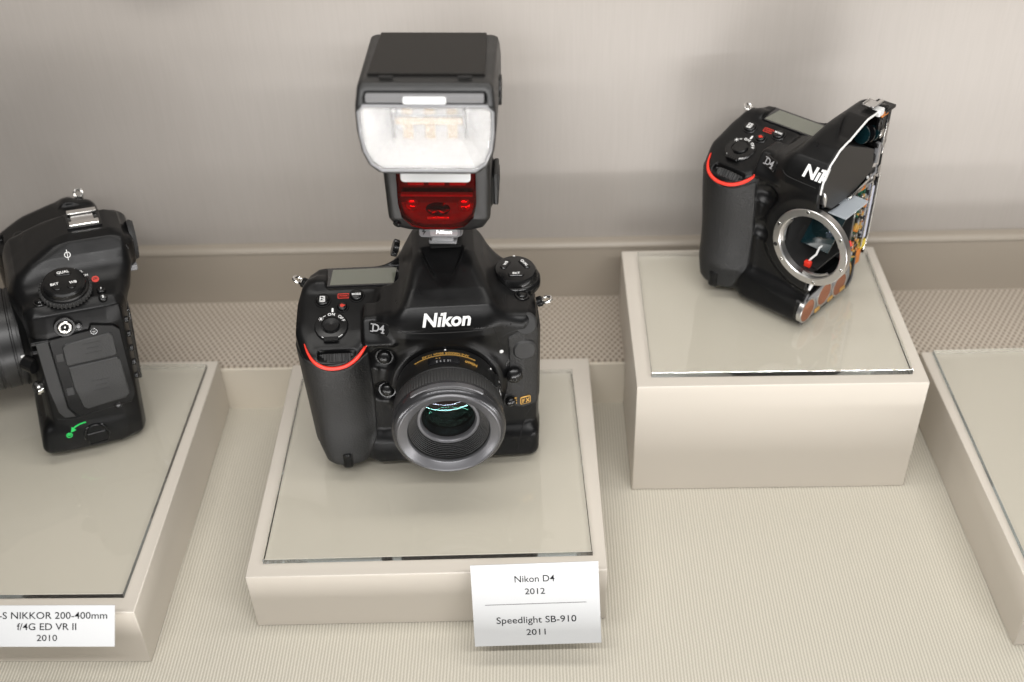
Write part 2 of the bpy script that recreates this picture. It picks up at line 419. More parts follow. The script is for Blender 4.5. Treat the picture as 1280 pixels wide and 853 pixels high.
def structure(o): o['kind'] = 'structure'; return o
STEP_H, STEP_D, LEDGE_H = 42.7, 89.3, 96.6
b = MB(); b.add([(-1500, -900, 0), (1500, -900, 0), (1500, 0, 0), (-1500, 0, 0)], [(0, 1, 2, 3)]); structure(b.obj('floor', 'carpet'))
b = MB(); b.box((0, 44.65, 20.5), (1500, 44.65, 20.5)); b.m = 1
b.box((0, 46.0, 41.85), (1500, 43.3, 0.85))
structure(b.obj('rear_step', ['step_front', 'weave'], smooth=0))
b = MB(); b.box((0, -402, 8.2), (1500, 5, 7.7)); structure(b.obj('front_rail', 'plinth', smooth=0))
# skirting ledge with a rounded top edge, then the wall itself
prof = [(89.3, 42.7), (89.3, 92.0)] + [(94.3 - 5 * math.cos(t), 91.6 + 5 * math.sin(t)) for t in np.linspace(0, PI / 2, 7)] + [(99.5, 96.6), (110, 96.6), (110, 42.7)]
b = MB(); n = len(prof); V = [(x, y, z) for x in (-1500, 1500) for y, z in prof]
b.add(V, [(i, (i + 1) % n, n + (i + 1) % n, n + i) for i in range(n)]); structure(b.obj('wall_ledge', 'ledge', smooth=50))
b = MB(); b.box((0, 107, 520), (1500, 7.5, 424)); structure(b.obj('back_wall', 'wall', smooth=0))
# ---------------------------------------------------------------- plinths and acrylic sheets
def acrylic_material(flat_cos):
    m = bpy.data.materials.new('clear_acrylic_face'); m.use_nodes = True; g = N(m); nt = m.node_tree; nt.nodes.clear()
    out = g.new('OutputMaterial'); tr = g.new('BsdfTransparent'); tr.inputs[0].default_value = (0.96, 0.965, 0.955, 1)
    gl = g.new('BsdfGlossy'); gl.inputs['Roughness'].default_value = 0.02; gl.inputs['Color'].default_value = (0.985, 0.99, 0.992, 1)
    geo = g.new('NewGeometry'); fr = g.new('Fresnel'); fr.inputs['IOR'].default_value = 1.58
    # from inside, rays flatter than 32 degrees are totally reflected; from outside, Fresnel
    dt = g.new('VectorMath', operation='DOT_PRODUCT'); g.put(dt.inputs[0], geo.outputs['Incoming']); g.put(dt.inputs[1], geo.outputs['Normal'])
    flat_ = g.math('LESS_THAN', g.math('ABSOLUTE', dt.outputs['Value']), flat_cos)
    f = g.math('ADD', g.math('MULTIPLY', fr.outputs[0], g.math('SUBTRACT', 1.0, geo.outputs['Backfacing'])), g.math('MULTIPLY', flat_, geo.outputs['Backfacing']))
    mx = g.new('MixShader'); g.put(mx.inputs[0], f); g.put(mx.inputs[1], tr.outputs[0]); g.put(mx.inputs[2], gl.outputs[0]); g.put(out.inputs[0], mx.outputs[0])
    e = mat('clear_acrylic_edge', (0.97, 0.985, 0.985), 0.03, trans=1.0, ior=1.49)
    return m, e
M['acrylic_face'], M['acrylic_edge'] = acrylic_material(0.55); M['acrylic_face_far'], _e = acrylic_material(0.52)
def plinth(label, x0, x1, y0, y1, h, pivot, ang, notch=False):
    """box with fine eased edges; notch: the rear part sits on the step"""
    b = MB(); cx, cy = pivot
    if notch:
        pr = [(y0, 0.3), (y0, h), (y1, h), (y1, STEP_H + 0.3), (-0.4, STEP_H + 0.3), (-0.4, 0.3)]
        n = len(pr); V = [(x - cx, y - cy, z) for x in (x0, x1) for y, z in pr]
        b.add(V, [tuple(range(n)), tuple(range(n, 2 * n))[::-1]] + [(i, (i + 1) % n, n + (i + 1) % n, n + i) for i in range(n)])
    else: b.box(((x0 + x1) / 2 - cx, (y0 + y1) / 2 - cy, h / 2 + 0.15), ((x1 - x0) / 2, (y1 - y0) / 2, h / 2 - 0.15))
    o = b.obj('display_plinth', 'plinth', bevel=0.7, smooth=30, loc=(cx, cy, 0)); o.rotation_euler.z = math.radians(ang)
    return tag(o, label, 'plinth', 'beige display plinths')
def sheet(label, pts, z, t=4.7, face='acrylic_face'):
    b = MB(); cx = sum(p[0] for p in pts) / 4; cy = sum(p[1] for p in pts) / 4; q = [(x - cx, y - cy) for x, y in pts]
    ins = [(x - 0.4 * (1 if x > 0 else -1), y - 0.4 * (1 if y > 0 else -1)) for x, y in q]      # polished chamfers along the edges
    V = [(x, y, 0.25) for x, y in ins] + [(x, y, 0.6) for x, y in q] + [(x, y, t - 0.4) for x, y in q] + [(x, y, t) for x, y in ins]
    b.add(V, [(3, 2, 1, 0), (12, 13, 14, 15)] + [(r * 4 + i, r * 4 + (i + 1) % 4, r * 4 + 4 + (i + 1) % 4, r * 4 + 4 + i) for r in range(3) for i in range(4)])
    b.mi = [0, 0] + [1] * 12
    o = b.obj('acrylic_sheet', [face, 'acrylic_edge'], smooth=0, loc=(cx, cy, z))
    return tag(o, label, 'acrylic sheet', 'clear acrylic sheets')
H1, H2, H3, H4 = 51.5, 50.4, 102.5, 51.8
plinth('low beige plinth at the left edge carrying the camera seen from its side', -560, -255.8, -249.1, -0.8, H1, (-255.8, 0), -0.6)
plinth('low beige plinth in the middle carrying the camera with the flash', -195.8, 39.2, -221.1, -6.0, H2, (-195.8, -5.5), 0.66)
plinth('tall beige plinth carrying the cut-open camera', 68.0, 270.9, -99.1, 68.9, H3, (68, 68.9), 0.0, True)
plinth('empty low beige plinth at the right edge', 298.8, 590, -243.7, -4.5, H4, (298.8, 3.4), 1.43)
sheet('clear acrylic sheet under the camera seen from its side', [(-550, -236.5), (-267.5, -237.9), (-262.7, -10), (-550, -7)], H1)
sheet('clear acrylic sheet under the camera with the flash', [(-183.3, -210.4), (32.8, -206.8), (25.3, -22), (-184.9, -23.9)], H2)
sheet('clear acrylic sheet under the cut-open camera', [(78.9, -89.6), (260.7, -90.8), (262.5, 57), (80.5, 60.5)], H3, face='acrylic_face_far')
sheet('clear acrylic sheet with nothing on it at the right edge', [(308.9, -225), (580, -222), (575, -2), (307.4, -7.6)], H4)
# ---------------------------------------------------------------- the professional body with its built-in vertical grip
# local millimetres: x to the right as one faces the lens (0 = lens axis), y backwards (0 = mount), z up (0 = base)
AX = 69.0                                                        # height of the lens axis
def body_field(h=1.0, scoop_on=True):
    F = Field((-103, -26, -4), (72, 84, 158), h)
    X, Y, Z = F.X, F.Y, F.Z
    front = F.xz([(-76, 0), (-87, 7), (-91, 22), (-94, 60), (-97.5, 98), (-97, 110), (-92, 120), (-84, 124.5), (-20, 124.5),
                  (0, 122.5), (30, 122), (55, 121.5), (62, 117), (66, 104), (66, 14), (63, 4), (57, 0)])
    top = F.xy([(-97.5, 8), (-97.5, 52), (-92, 60), (-80, 63), (52, 63), (61, 60), (66, 50), (66, 10), (62, 1), (52, -2.5), (-46, -2.5),
                (-52, 2), (-88, 2)])
    m = smax(front, top, 9)
    # the hand grip: a column that bulges forward on the left, its top sloping down towards the release button
    arc = [(-77 + 20.5 * math.cos(t) * (1.0 if math.cos(t) < 0 else 1.32), 6 - 22.0 * math.sin(t) ** 0.9) for t in np.linspace(PI, 0, 25)]
    grip = F.xy([(-97.5, 30)] + arc + [(-51, 12), (-50, 40), (-90, 44)])
    lean = np.clip((Z - 60) / 60.0, -1, 1) * 2.0
    grip = smax(grip + 0.0 * Z, F.xz([(-74, 4), (-86, 10), (-91, 24), (-94, 60), (-97.5, 100), (-97, 130), (-40, 130), (-46, 60), (-50, 4)]), 8)
    grip = smax(grip, F.plane((0, -0.35, 1), (0, 37, 122.5)), 7)
    # waist of the finger side and the heel at the bottom
    grip = grip + 1.6 * np.exp(-((Z - 52) / 26.0) ** 2) * np.exp(-((Y + 14) / 12.0) ** 2)
    m = smin(m, grip, 11)
    # sloping shoulder under the release button and the display
    shoulder = F.plane((0, -0.36, 1), (0, 36, 122.5))
    cutL = smax(-shoulder, F.box((-75, 0, 124), (33, 37, 30), 6), 6)
    m = smax(m, -cutL, 5)
    # lower front block that carries the vertical grip
    low = F.box((4, 20, 13), (59, 30, 13), 7)
    low = smax(low, F.plane((0, -1, 0.35), (0, -9.5, 18)), 6)
    m = smin(m, low, 5)
    # mount collar
    collar = F.cone_y(0, AX, [(0, 12), (47, 12), (45, 2), (38.5, -6.5), (36.5, -8), (0, -8)])
    collar = smax(collar, F.plane((0, 0, 1), (0, 0, 117)), 4)
    m = smin(m, collar, 4)
    # prism hump
    hx = F.xz([(-56, 104), (-43, 111), (-35, 117), (-29.5, 124), (-25.5, 133), (-19.5, 145), (-13, 151.5), (15, 151.5), (22, 148), (28.5, 140), (34, 131), (40, 122), (50, 113), (60, 104)])
    hy = F.yz([(-8.5, 112), (-8.5, 118.5), (-6, 122), (-1.5, 132), (8, 139), (24, 147), (36, 151.5), (64, 151.5), (72, 147), (75, 128), (70, 112), (40, 100), (0, 100)])
    hxy = F.xy([(-27, -12), (27, -12), (38, 2), (50, 26), (44, 62), (26, 80), (-26, 80), (-36, 62), (-48, 26), (-38, 2)])
    hump = smax(smax(hx, hy, 5), hxy, 9)
    m = smin(m, hump, 14)
    # flat brushed plate that carries the model badge
    pl = smax(F.plane((0.05, -0.82, 0.57), (-42, -1.0, 117.5)), F.box((-42.5, 6, 114), (10.5, 14, 9.0), 3), 2)
    m = smin(m, pl, 3)
    # V-shaped scoop that runs from the accessory shoe down towards the name plate
    t = np.clip((Y - 10) / 32.0, 0, 1)
    scoop = (np.abs(X - 1) - (2.0 + 13.5 * t ** 0.8)) * 0.8
    depth = (139.5 + 12.5 * t ** 0.8) - 2.6 * np.minimum(t * 3, 1)
    scoop = smax(smax(scoop, depth - Z, 2.5), 11 - Y, 2)
    if scoop_on: m = smax(m, -smax(scoop, Y - 60, 1), 2)
    # flat bay for the top display, dial well on the other shoulder
    m = smax(m, -F.box((-50.5, 47, 126), (27, 12.5, 3.0), 2), 1.5)
    # bays round the two function buttons beside the mount
    for z in (92.4, 63.5):
        m = smax(m, -F.ball((-41.5, -4, z), (8.5, 5.5, 8.0)), 2)
    # slot of the front command dial
    m = smax(m, -F.box((-70.5, -13.5, 104.4), (12.3, 6, 3.6), 1.5), 1)
    F.d = np.ascontiguousarray(np.broadcast_to(m, F.n)).astype(np.float32)
    return F
# ---------------------------------------------------------------- camera details
FB = body_field(0.8)
def snap(F, a, b, how):
    """point on the body and its outward normal: 'f' (x, z), 't' (x, y), 's' (y, z)"""
    p = {'f': F.front, 't': F.top, 's': F.side}[how](a, b)
    if p is None: p = {'f': np.array((a, 0, b)), 't': np.array((a, b, 120)), 's': np.array((64, a, b))}[how]
    return p, F.normal(p)
def pin(F, a, b, how, up=None, n=None, lift=0.0):
    p, nn = snap(F, a, b, how)
    nn = Vector(n) if n is not None else Vector(nn)
    if up is None: up = (1, 0, 0)
    return frame(Vector(p) + nn.normalized() * lift, nn, up)
def round_button(parent, T, r, h=1.6, m='plastic_smooth', name='button', dome=0.5, label=None):
    b = MB(); b.lathe([(0, -1.5), (r, -1.5), (r, h - 0.6), (r * 0.93, h - 0.15)] + [(r * k, h + dome * (1 - k * k)) for k in (0.75, 0.5, 0.25, 0)], T, 28)
    o = b.obj(name, m, parent)
    if label: o['label'] = label
    return o
def knurled(b, r, w, T, teeth=36, depth=0.8, ch=0.8, z0=0.0, caps=True):
    """knurled wheel about local z, thickness w"""
    n = teeth * 4; V = []; Fc = []
    prof = [(-w / 2, ch), (-w / 2 + ch, 0), (w / 2 - ch, 0), (w / 2, ch)]
    for i in range(n):
        a = 2 * PI * i / n; rr = r - (depth if (i % 4) >= 2 else 0)
        for z, c in prof: V.append(((rr - c) * math.cos(a), (rr - c) * math.sin(a), z + z0))
    P = 4
    for i in range(n):
        j = (i + 1) % n
        for q in range(P - 1): Fc.append((i * P + q, j * P + q, j * P + q + 1, i * P + q + 1))
    if caps: Fc.append(tuple(i * P for i in range(n))[::-1]); Fc.append(tuple(i * P + P - 1 for i in range(n)))
    return b.add(V, Fc, T)
def strap_lug(parent, p, n, up):
    T = frame(p, n, up); b = MB()
    b.lathe([(0, -2), (3.6, -2), (3.6, 0.8), (2.6, 1.8), (0, 1.8)], T, 20)
    b.obj('lug_base', 'plastic', parent)
    ring = [(3.0 * math.cos(a), 0, 4.3 + 3.2 * math.sin(a)) for a in np.linspace(0, 2 * PI, 24, endpoint=False)]
    b = MB(); b.tube(ring, 1.15, T, 10, closed=True); b.disc(1.6, 0.5, 2.6, T, 14)
    b.obj('strap_lug', 'chrome', parent)
def arc_text(b, txt, size, r, a0, step, T, z=0.1, **kw):
    """letters along an arc, read from outside in"""
    for i, ch in enumerate(txt):
        if ch == ' ': continue
        a = math.radians(a0 + i * step); t = T @ Matrix.Translation((r * math.cos(a), r * math.sin(a), z)) @ Matrix.Rotation(a - PI / 2, 4, 'Z')
        text_on(b, ch, size, t, **kw)
def decal(F, name, V, Fc, m, parent, how, lift=0.12):
    """flat outline (local plan coordinates) wrapped on the body along one axis"""
    out = []
    for p in V:
        q, nn = snap(F, p[0], p[1], how); out.append(tuple(Vector(q) + Vector(nn) * (lift + max(p[2], 0) * 0.5)))
    b = MB(); b.add(out, Fc); return b.obj(name, m, parent, smooth=0)

def grip_side(t, F, cut=False):
    """everything on the hand-grip half: shared by the whole camera and the cut-open one"""
    # rubber of the grip
    reg = F.xz([(-110, 9), (-110, 101), (-88, 100.5), (-80, 96.5), (-72, 93.8), (-64, 94.2), (-57, 97), (-50.5, 100), (-49, 60), (-50, 26), (-58, 7)])
    d = smax(smax(F.d - 0.75, reg, 1.0), F.Y - 40.5, 1.0)
    solid('grip_rubber', F, np.maximum(d, -(F.d + 2.4)), 'rubber', t)
    # top display
    Z0 = 123.6
    b = MB(); b.prism([(-83, 37.2), (-28.5, 36.6), (-27.8, 58.2), (-80, 58.6)], Z0 - 1.4, Z0 + 0.35, inset=0.3)
    fr = b.obj('top_display', 'gloss_black', t)
    b = MB(); b.prism([(-75.4, 38.6), (-32.6, 38.2), (-30.6, 56.0), (-74.2, 56.2)], Z0 - 0.2, Z0 + 0.5)
    b.obj('display_panel', 'lcd', fr, smooth=0)
    # shutter release with its switch collar
    p, nn = snap(F, -74, 8.0, 't'); T = frame(p, nn, (1, 0, 0))
    b = MB(); b.lathe([(0, -1), (11.2, -1), (11.2, 0.5), (10.4, 1.2), (6.6, 1.6), (6.4, 1.0), (0, 1.0)], T, 48)
    sw = b.obj('power_switch', 'plastic_smooth', t)
    b = MB(); b.lathe([(0, 0.4), (5.6, 0.4), (5.6, 2.2), (5.0, 2.9), (3.4, 2.8), (0, 2.55)], T, 36); b.obj('release_button', 'plastic_smooth', sw)
    b = MB(); b.prism(rrect(10, 3.4, 1.0, 3, 0, -10.4), 0.2, 1.9, T, inset=0.4)
    for k in (-3, -1, 1, 3): b.box((k, -10.9, 2.0), (0.35, 1.2, 0.25), T)
    b.obj('switch_lever', 'plastic_smooth', sw)
    b = MB()
    arc_text(b, 'OFF', 2.9, 8.6, 50, -13, T, 1.45, bold=0.05); arc_text(b, 'ON', 2.9, 8.6, 98, -17, T, 1.45, bold=0.05)
    T2 = T @ Matrix.Translation((0, 0, 1.45))
    b.tube([(8.6 * math.cos(math.radians(a)), 8.6 * math.sin(math.radians(a)), 0) for a in (116, 122, 128)], 0.28, T2, 6)
    a = math.radians(142); c = Vector((8.6 * math.cos(a), 8.6 * math.sin(a), 0))
    b.disc(0.75, -0.1, 0.1, T2 @ Matrix.Translation(c), 12, 0.02)
    for k in range(6): q = c + Vector((math.cos(k * PI / 3), math.sin(k * PI / 3), 0)) * 1.35; b.disc(0.28, -0.1, 0.1, T2 @ Matrix.Translation(q), 8, 0.02)
    for a0, a1 in ((235, 250), (292, 318)): b.tube([(10.3 * math.cos(math.radians(a)), 10.3 * math.sin(math.radians(a)), -0.3) for a in range(a0, a1 + 1, 3)], 0.2, T2, 6)
    b.obj('switch_marks', 'white_print', sw, smooth=0)
    # the small buttons between switch and display
    for x, y, r, kind in ((-80.0, 27.5, 4.3, 'icon'), (-57.5, 30.0, 4.0, 'mode'), (-67.0, 22.0, 3.2, 'rec')):
        T = pin(F, x, y, 't', lift=0.2)
        b = MB(); b.ring(r + 0.1, r + 1.3, -1.5, 0.45, T, 28); b.obj('button_collar', 'plastic_smooth', t)
        bt = round_button(t, T, r, 1.5)
        b = MB(); U = T @ Matrix.Translation((0, 0, 2.02))
        if kind == 'mode': text_on(b, 'MODE', 2.1, U, bold=0.05)
        elif kind == 'icon':
            for q in ((-1.5, 0, 0.25, 2.2), (1.5, 0, 0.25, 2.2), (0, 2.0, 1.7, 0.25), (0, -2.0, 1.7, 0.25), (0.6, 0.1, 0.2, 1.6), (-0.5, 0.4, 0.8, 0.25), (0.6, -0.8, 0.7, 0.25), (-0.4, -1.2, 0.5, 0.2)):
                b.box((q[0], q[1], 0), (q[2], q[3], 0.08), U)
        if kind == 'rec':
            b.disc(1.3, -0.1, 0.12, U, 16, 0.02); b.box((1.2, 0.1, 0), (0.9, 0.35, 0.1), U); b.obj('button_mark', 'red_print', bt, smooth=0)
        else: b.obj('button_mark', 'white_print', bt, smooth=0)
    # red format sign and the white pointer, printed on the top
    b = MB(); T = pin(F, -66.3, 30.4, 't', lift=0.1)
    for q in ((0, 1.7, 3.6, 0.28), (0, -1.7, 3.6, 0.28), (-3.6, 0, 0.28, 1.7), (3.6, 0, 0.28, 1.7), (4.9, 0, 0.9, 0.35)): b.box((q[0], q[1], 0), (q[2], q[3], 0.08), T)
    text_on(b, 'FORM', 2.0, T, bold=0.05, depth=0.08); b.obj('format_sign', 'red_print', t, smooth=0)
    b = MB(); T = pin(F, -73.4, 19.6, 't', lift=0.1); b.prism(rrect(1.3, 4.2, 0.5, 2), -0.1, 0.12, T); b.obj('switch_pointer', 'white_print', t, smooth=0)
    # front command dial in its slot
    p, nn = snap(F, -70.5, 104.4, 'f'); T = frame((p[0], p[1] + 1.4, p[2] + 0.2), (1, 0, 0), (0, 0, 1))
    T = frame((-70.5, -5.8, 96.6), (0, 0.66, 0.75), (1, 0, 0))
    b = MB(); knurled(b, 11.5, 5.4, T, 26, 1.3, 0.5); b.obj('command_dial', 'rubber_fine', t, smooth=20)
    # red accent line following the surface below the dial
    pts = []
    for x, z in ((-91.5, 107.0), (-89, 104.0), (-85.5, 100.9), (-81, 98.4), (-76, 96.7), (-71, 96.2), (-66, 96.5), (-61.5, 97.8), (-57.5, 99.8), (-54.2, 102.4), (-52.0, 105.2), (-51.0, 107.2)):
        q, nn = snap(F, x, z, 'f'); pts.append(Vector(q) + Vector(nn) * 0.35)
    pts = catmull(pts, 4); m = len(pts)
    b = MB(); b.tube(pts, [0.35 + 1.0 * min(1.0, 4.0 * min(i, m - 1 - i) / m) ** 0.8 for i in range(m)], n=10); b.obj('red_accent', 'red_rubber', t)
    # model badge on its brushed plate
    d = F.xz([(-52, 112.5), (-34, 110.5), (-33.5, 119.5), (-50, 121.5)])
    V, Fc = lettering('D4', 7.2, bold=0.10, depth=0.1, space=0.95)
    k = len(V); V = list(V); Fc = list(Fc)
    for q in ((-4.2, -2.45, 1.1), (3.35, -2.45, 1.2), (-4.2, 2.45, 1.1)):
        n0 = len(V); V += [(q[0] + a * q[2], q[1] + c * 0.33, 0.1) for a, c in ((-1, -1), (1, -1), (1, 1), (-1, 1))]; Fc.append((n0, n0 + 1, n0 + 2, n0 + 3))
    q = [Vector(snap(F, a, c, 'f')[0]) for a, c in ((-46.5, 117.4), (-37.0, 117.4), (-41.8, 120.2), (-41.8, 114.6))]
    nb = (q[1] - q[0]).cross(q[2] - q[3]).normalized(); TB = frame((q[0] + q[1] + q[2] + q[3]) / 4 + Vector((-0.6, 0, 0.2)), nb, q[1] - q[0])
    b = MB(); b.prism(rrect(13.6, 8.4, 1.6, 4), -2.5, 1.0, TB, inset=0.5); bp = b.obj('badge_plate', 'plastic_smooth', t)
    b = MB(); b.add(V, Fc, TB @ Matrix.Translation((0, 0, 1.02))); b.obj('model_badge', 'grey_print', bp, smooth=0)
    # the two function buttons beside the mount
    if not cut:
        for z in (91.6, 62.8):
            T = frame((-40.6, -0.5, z), (-0.1, -1, 0.22), (1, 0, 0))
            b = MB(); b.ring(4.7, 6.2, -2.5, 0.2, T, 32); b.obj('button_collar', 'plastic_smooth', t)
            round_button(t, T, 4.5, 2.2, name='function_button', dome=1.1)
    # strap lug, dial of the vertical grip, tiny index dot
    strap_lug(t, (-94.5, 51.5, 118.0), (-0.85, 0.1, 0.5), (0, 1, 0))
    p, nn = snap(F, -72.5, 13.0, 'f'); T = frame((p[0] + 1.0, p[1] + 1.4, p[2]), (0, 0, 1), (1, 0, 0))
    b = MB(); b.box((p[0] + 1.0, p[1] + 2.0, p[2]), (3.3, 2.4, 7.2)); b.obj('lower_dial_slot', 'dark', t, bevel=0.8)
    b = MB(); knurled(b, 4.0, 12.5, T, 16, 0.7, 0.7); b.obj('lower_dial', 'plastic_smooth', t, smooth=30)
    b = MB(); p, nn = snap(F, -89.6, 24.0, 'f'); b.disc(1.0, -0.3, 0.9, frame(p, nn), 12); b.obj('index_dot', 'white_print', t)

def mount_ring(t, y=-8.0):
    T = frame((0, y, AX), (0, -1, 0), (1, 0, 0))
    b = MB(); b.lathe([(22.5, -4), (27.8, -4), (27.8, 1.0), (27.3, 1.5), (23.0, 1.5), (22.5, 1.1)], T, 72, closed=True)
    return b, T

# ================================================================ 1. the whole camera with its flash, middle plinth
cam1 = thing('camera', 'black digital camera with a short lens and a flash on top, on middle plinth', 'camera', (-64.5, -113.2, 55.5), (4.4, 0, 1.3), 'black digital cameras')
solid('body', FB, FB.d, 'plastic', cam1)
grip_side(cam1, FB)
def name_lettering(txt, F, parent, clip=None, x=1.5, z=124.6):
    V, Fc = lettering('N\u0131kon', 12.3, shear=0.18, bold=0.40, depth=0.25, space=1.02)
    T = pin(F, x, z, 'f', lift=0.15)
    w1 = max(p[0] for p in V) - min(p[0] for p in V)
    VN, _ = lettering('N', 12.3, shear=0.18, bold=0.40, depth=0.25, align='LEFT'); wn = max(p[0] for p in VN) - min(p[0] for p in VN)
    x0 = min(p[0] for p in V) + wn + 2.75; k = len(V)         # a dot over the second letter
    V = list(V) + [(x0 + dx + (0.5 if dy > 3.6 else 0), dy, dz) for dz in (-0.25, 0.25) for dx, dy in ((-1.05, 3.2), (1.25, 3.2), (1.25, 4.9), (-1.05, 4.9))]
    Fc = list(Fc) + [(k + 3, k + 2, k + 1, k), (k + 4, k + 5, k + 6, k + 7)] + [(k + i, k + (i + 1) % 4, k + 4 + (i + 1) % 4, k + 4 + i) for i in range(4)]
    b = MB(); V = [T @ Vector(v) for v in V]
    if clip is not None:
        bm = bmesh.new(); vs = [bm.verts.new(v) for v in V]
        for q in Fc:
            try: bm.faces.new([vs[i] for i in q])
            except ValueError: pass
        bmesh.ops.bisect_plane(bm, geom=bm.verts[:] + bm.edges[:] + bm.faces[:], plane_co=(clip, 0, 0), plane_no=(1, 0, 0), clear_outer=True)
        bm.verts.index_update(); V = [v.co.copy() for v in bm.verts]; Fc = [tuple(v.index for v in f.verts) for f in bm.faces]; bm.free()
    b.add(V, Fc); return b.obj('name_lettering', 'white_print', parent, smooth=0)
name_lettering('Nikon', FB, cam1)
# crease round the name plate, panel seams
def seam(F, parent, pts, how, r=0.28, m='dark', name='panel_seam', lift=-0.05, closed=False):
    P = []
    for a, c in pts:
        q, nn = snap(F, a, c, how); P.append(Vector(q) + Vector(nn) * lift)
    b = MB(); b.tube(catmull(P, 4, closed), r, n=6, closed=closed); return b.obj(name, m, parent)
seam(FB, cam1, [(-29, 119.5), (-26, 117.6), (-20, 116.6), (0, 116.2), (20, 116.6), (26, 117.6), (29, 119.5)], 'f', 0.4)
seam(FB, cam1, [(32, 118), (33.5, 113), (35.5, 104), (37, 97)], 'f', 0.25)
seam(FB, cam1, [(37.8, 107.5), (43, 109.5), (48, 110.5)], 'f', 0.25)
seam(FB, cam1, [(60, 42.5), (56, 38), (53, 31), (50, 22), (48, 12), (47.5, 4)], 'f', 0.3)
seam(FB, cam1, [(-29, 4), (-30.5, 12), (-30, 22), (-26, 27)], 'f', 0.3)
# rubber on the right of the mount
reg = FB.xz([(37.5, 46), (40, 60), (42.5, 80), (41.5, 106), (48, 109), (70, 109), (70, 45), (58, 43.5), (52, 43)])
solid('side_rubber', FB, np.maximum(np.maximum(np.maximum(FB.d - 0.6, reg), FB.Y - 30), -(FB.d + 2.0)), 'rubber', cam1)
# mode dial on the shoulder
T = frame((49.5, 40, 122.0), (0.02, -0.08, 1), (1, 0, 0))
b = MB(); b.lathe([(0, -3), (17.4, -3), (17.2, 1.2), (16.0, 3.0), (15.2, 3.4), (14.9, 6.2), (13.4, 8.6), (9, 9.7), (0, 10)], T, 56); dial = b.obj('drive_dial', 'plastic_smooth', cam1)
for a, txt in ((270, 'BKT'), (30, 'QUAL'), (150, 'WB')):
    U = T @ Matrix.Rotation(math.radians(a), 4, 'Z') @ Matrix.Translation((7.2, 0, 9.4)) @ Matrix.Rotation(math.radians(-90), 4, 'Z')
    b = MB(); b.prism(rrect(11.0, 4.6, 2.2, 4), -0.6, 1.0, U, inset=0.4); bt = b.obj('dial_button', 'plastic_smooth', dial)
    b = MB(); text_on(b, txt, 2.8, U @ Matrix.Translation((0, 0, 1.05)) @ Matrix.Rotation(math.radians(180 if a == 270 else 0), 4, 'Z'), bold=0.06); b.obj('button_mark', 'white_print', bt, smooth=0)
b = MB(); b.disc(0.9, 0, 0.5, T @ Matrix.Translation((0, 13.2, 8.3)), 12); b.obj('dial_index', 'white_print', dial)
# socket caps of the front terminals
def pill(b, pts, z0, z1, T, inset=0.8): b.prism(pts, z0, z1, T, inset=inset)
T = frame((52.6, -1.6, 100), (0.05, -1, 0.02), (1, 0, 0))
b = MB(); b.prism(rrect(15.5, 15.0, 6.5, 6, 0, -6.0) , -2, 2.6, T, inset=1.2); b.obj('terminal_cap', 'rubber_fine', cam1)
T = frame((53.0, -0.4, 110), (0.05, -1, 0.42), (1, 0, 0))
b = MB(); b.prism(rrect(15.0, 15.5, 6.8, 6, 0.4, 3.4), -3, 2.2, T, inset=1.2); b.obj('terminal_cap', 'rubber_fine', cam1)
p, nn = snap(FB, 52.5, 19.5, 't'); T = frame(p, nn)
b = MB(); b.ring(3.4, 5.0, -1, 1.0, T, 28); b.obj('button_collar', 'plastic_smooth', cam1); round_button(cam1, T, 3.3, 1.6, dome=1.0)
seam(FB, cam1, [(39.6, 17), (41.2, 17), (41.3, 12), (41.2, 7.5), (39.7, 7.5), (39.5, 12)], 't', 0.22, closed=True)
b = MB()
for k in range(3): p, nn = snap(FB, 38.8 + 2.5 * k, 115.2 + 0.5 * k, 'f'); b.disc(0.6, -0.5, 0.25, frame(p, nn), 10)
b.obj('microphone_holes', 'dark', cam1)
# focus-mode button in its recess, release button, gold format badge
T = frame((46.3, -2.6, 79.0), (0.1, -1, 0.1), (1, 0, 0)); b = MB(); b.ring(6.0, 7.8, -2, 0.5, T, 32); b.disc(6.1, -2, -0.8, T, 32); b.obj('button_collar', 'plastic_smooth', cam1)
T = frame((45.5, -3.6, 74.0), (0.1, -1, 0.1), (1, 0, 0)); round_button(cam1, T, 5.6, 3.6, name='focus_mode_button', dome=1.6)
T = frame((42.5, -3, 50.0), (0.25, -1, 0.1), (1, 0, 0)); round_button(cam1, T, 3.6, 4.0, name='lens_release', dome=1.0)
b = MB()
for k in (-1, 0, 1): b.box((46.6, -3.6, 50 + k * 2.2), (0.8, 0.35, 0.35))
b.obj('release_marks', 'gold_print', cam1, smooth=0)
p, nn = snap(FB, 53.0, 49.6, 'f'); T = frame(Vector(p) + Vector(nn) * 1.1, nn, (1, 0, 0))
b = MB(); b.prism(rrect(7.6, 6.4, 1.0, 3), -0.5, 0.35, T, inset=0.15); bd = b.obj('format_badge', 'gold_print', cam1)
b = MB(); b.prism(rrect(6.4, 5.2, 0.6, 3), 0.3, 0.45, T); b.obj('badge_field', 'dark', bd)
b = MB(); U = T @ Matrix.Translation((0, 0, 0.56))
for c, hf in (((-2.1, 0, 0), (0.36, 1.75, 0.08)), ((-1.35, 1.42, 0), (0.75, 0.33, 0.08)), ((-1.5, 0.1, 0), (0.6, 0.3, 0.08))): b.box(c, hf, U)
for an in (33, -33): b.box((0, 0, 0), (0.36, 2.05, 0.08 + 0.01 * (an > 0)), U @ Matrix.Translation((1.45, 0, 0)) @ Matrix.Rotation(math.radians(an), 4, 'Z'))
b.obj('badge_lettering', 'gold_print', bd, smooth=0)
b = MB(); p, nn = snap(FB, 37.2, 93.5, 'f'); b.lathe([(0, -0.5), (1.4, -0.5), (1.4, 0.4), (0.9, 0.9), (0, 1.0)], frame(p, nn), 16); b.obj('mount_index', 'white_print', cam1)
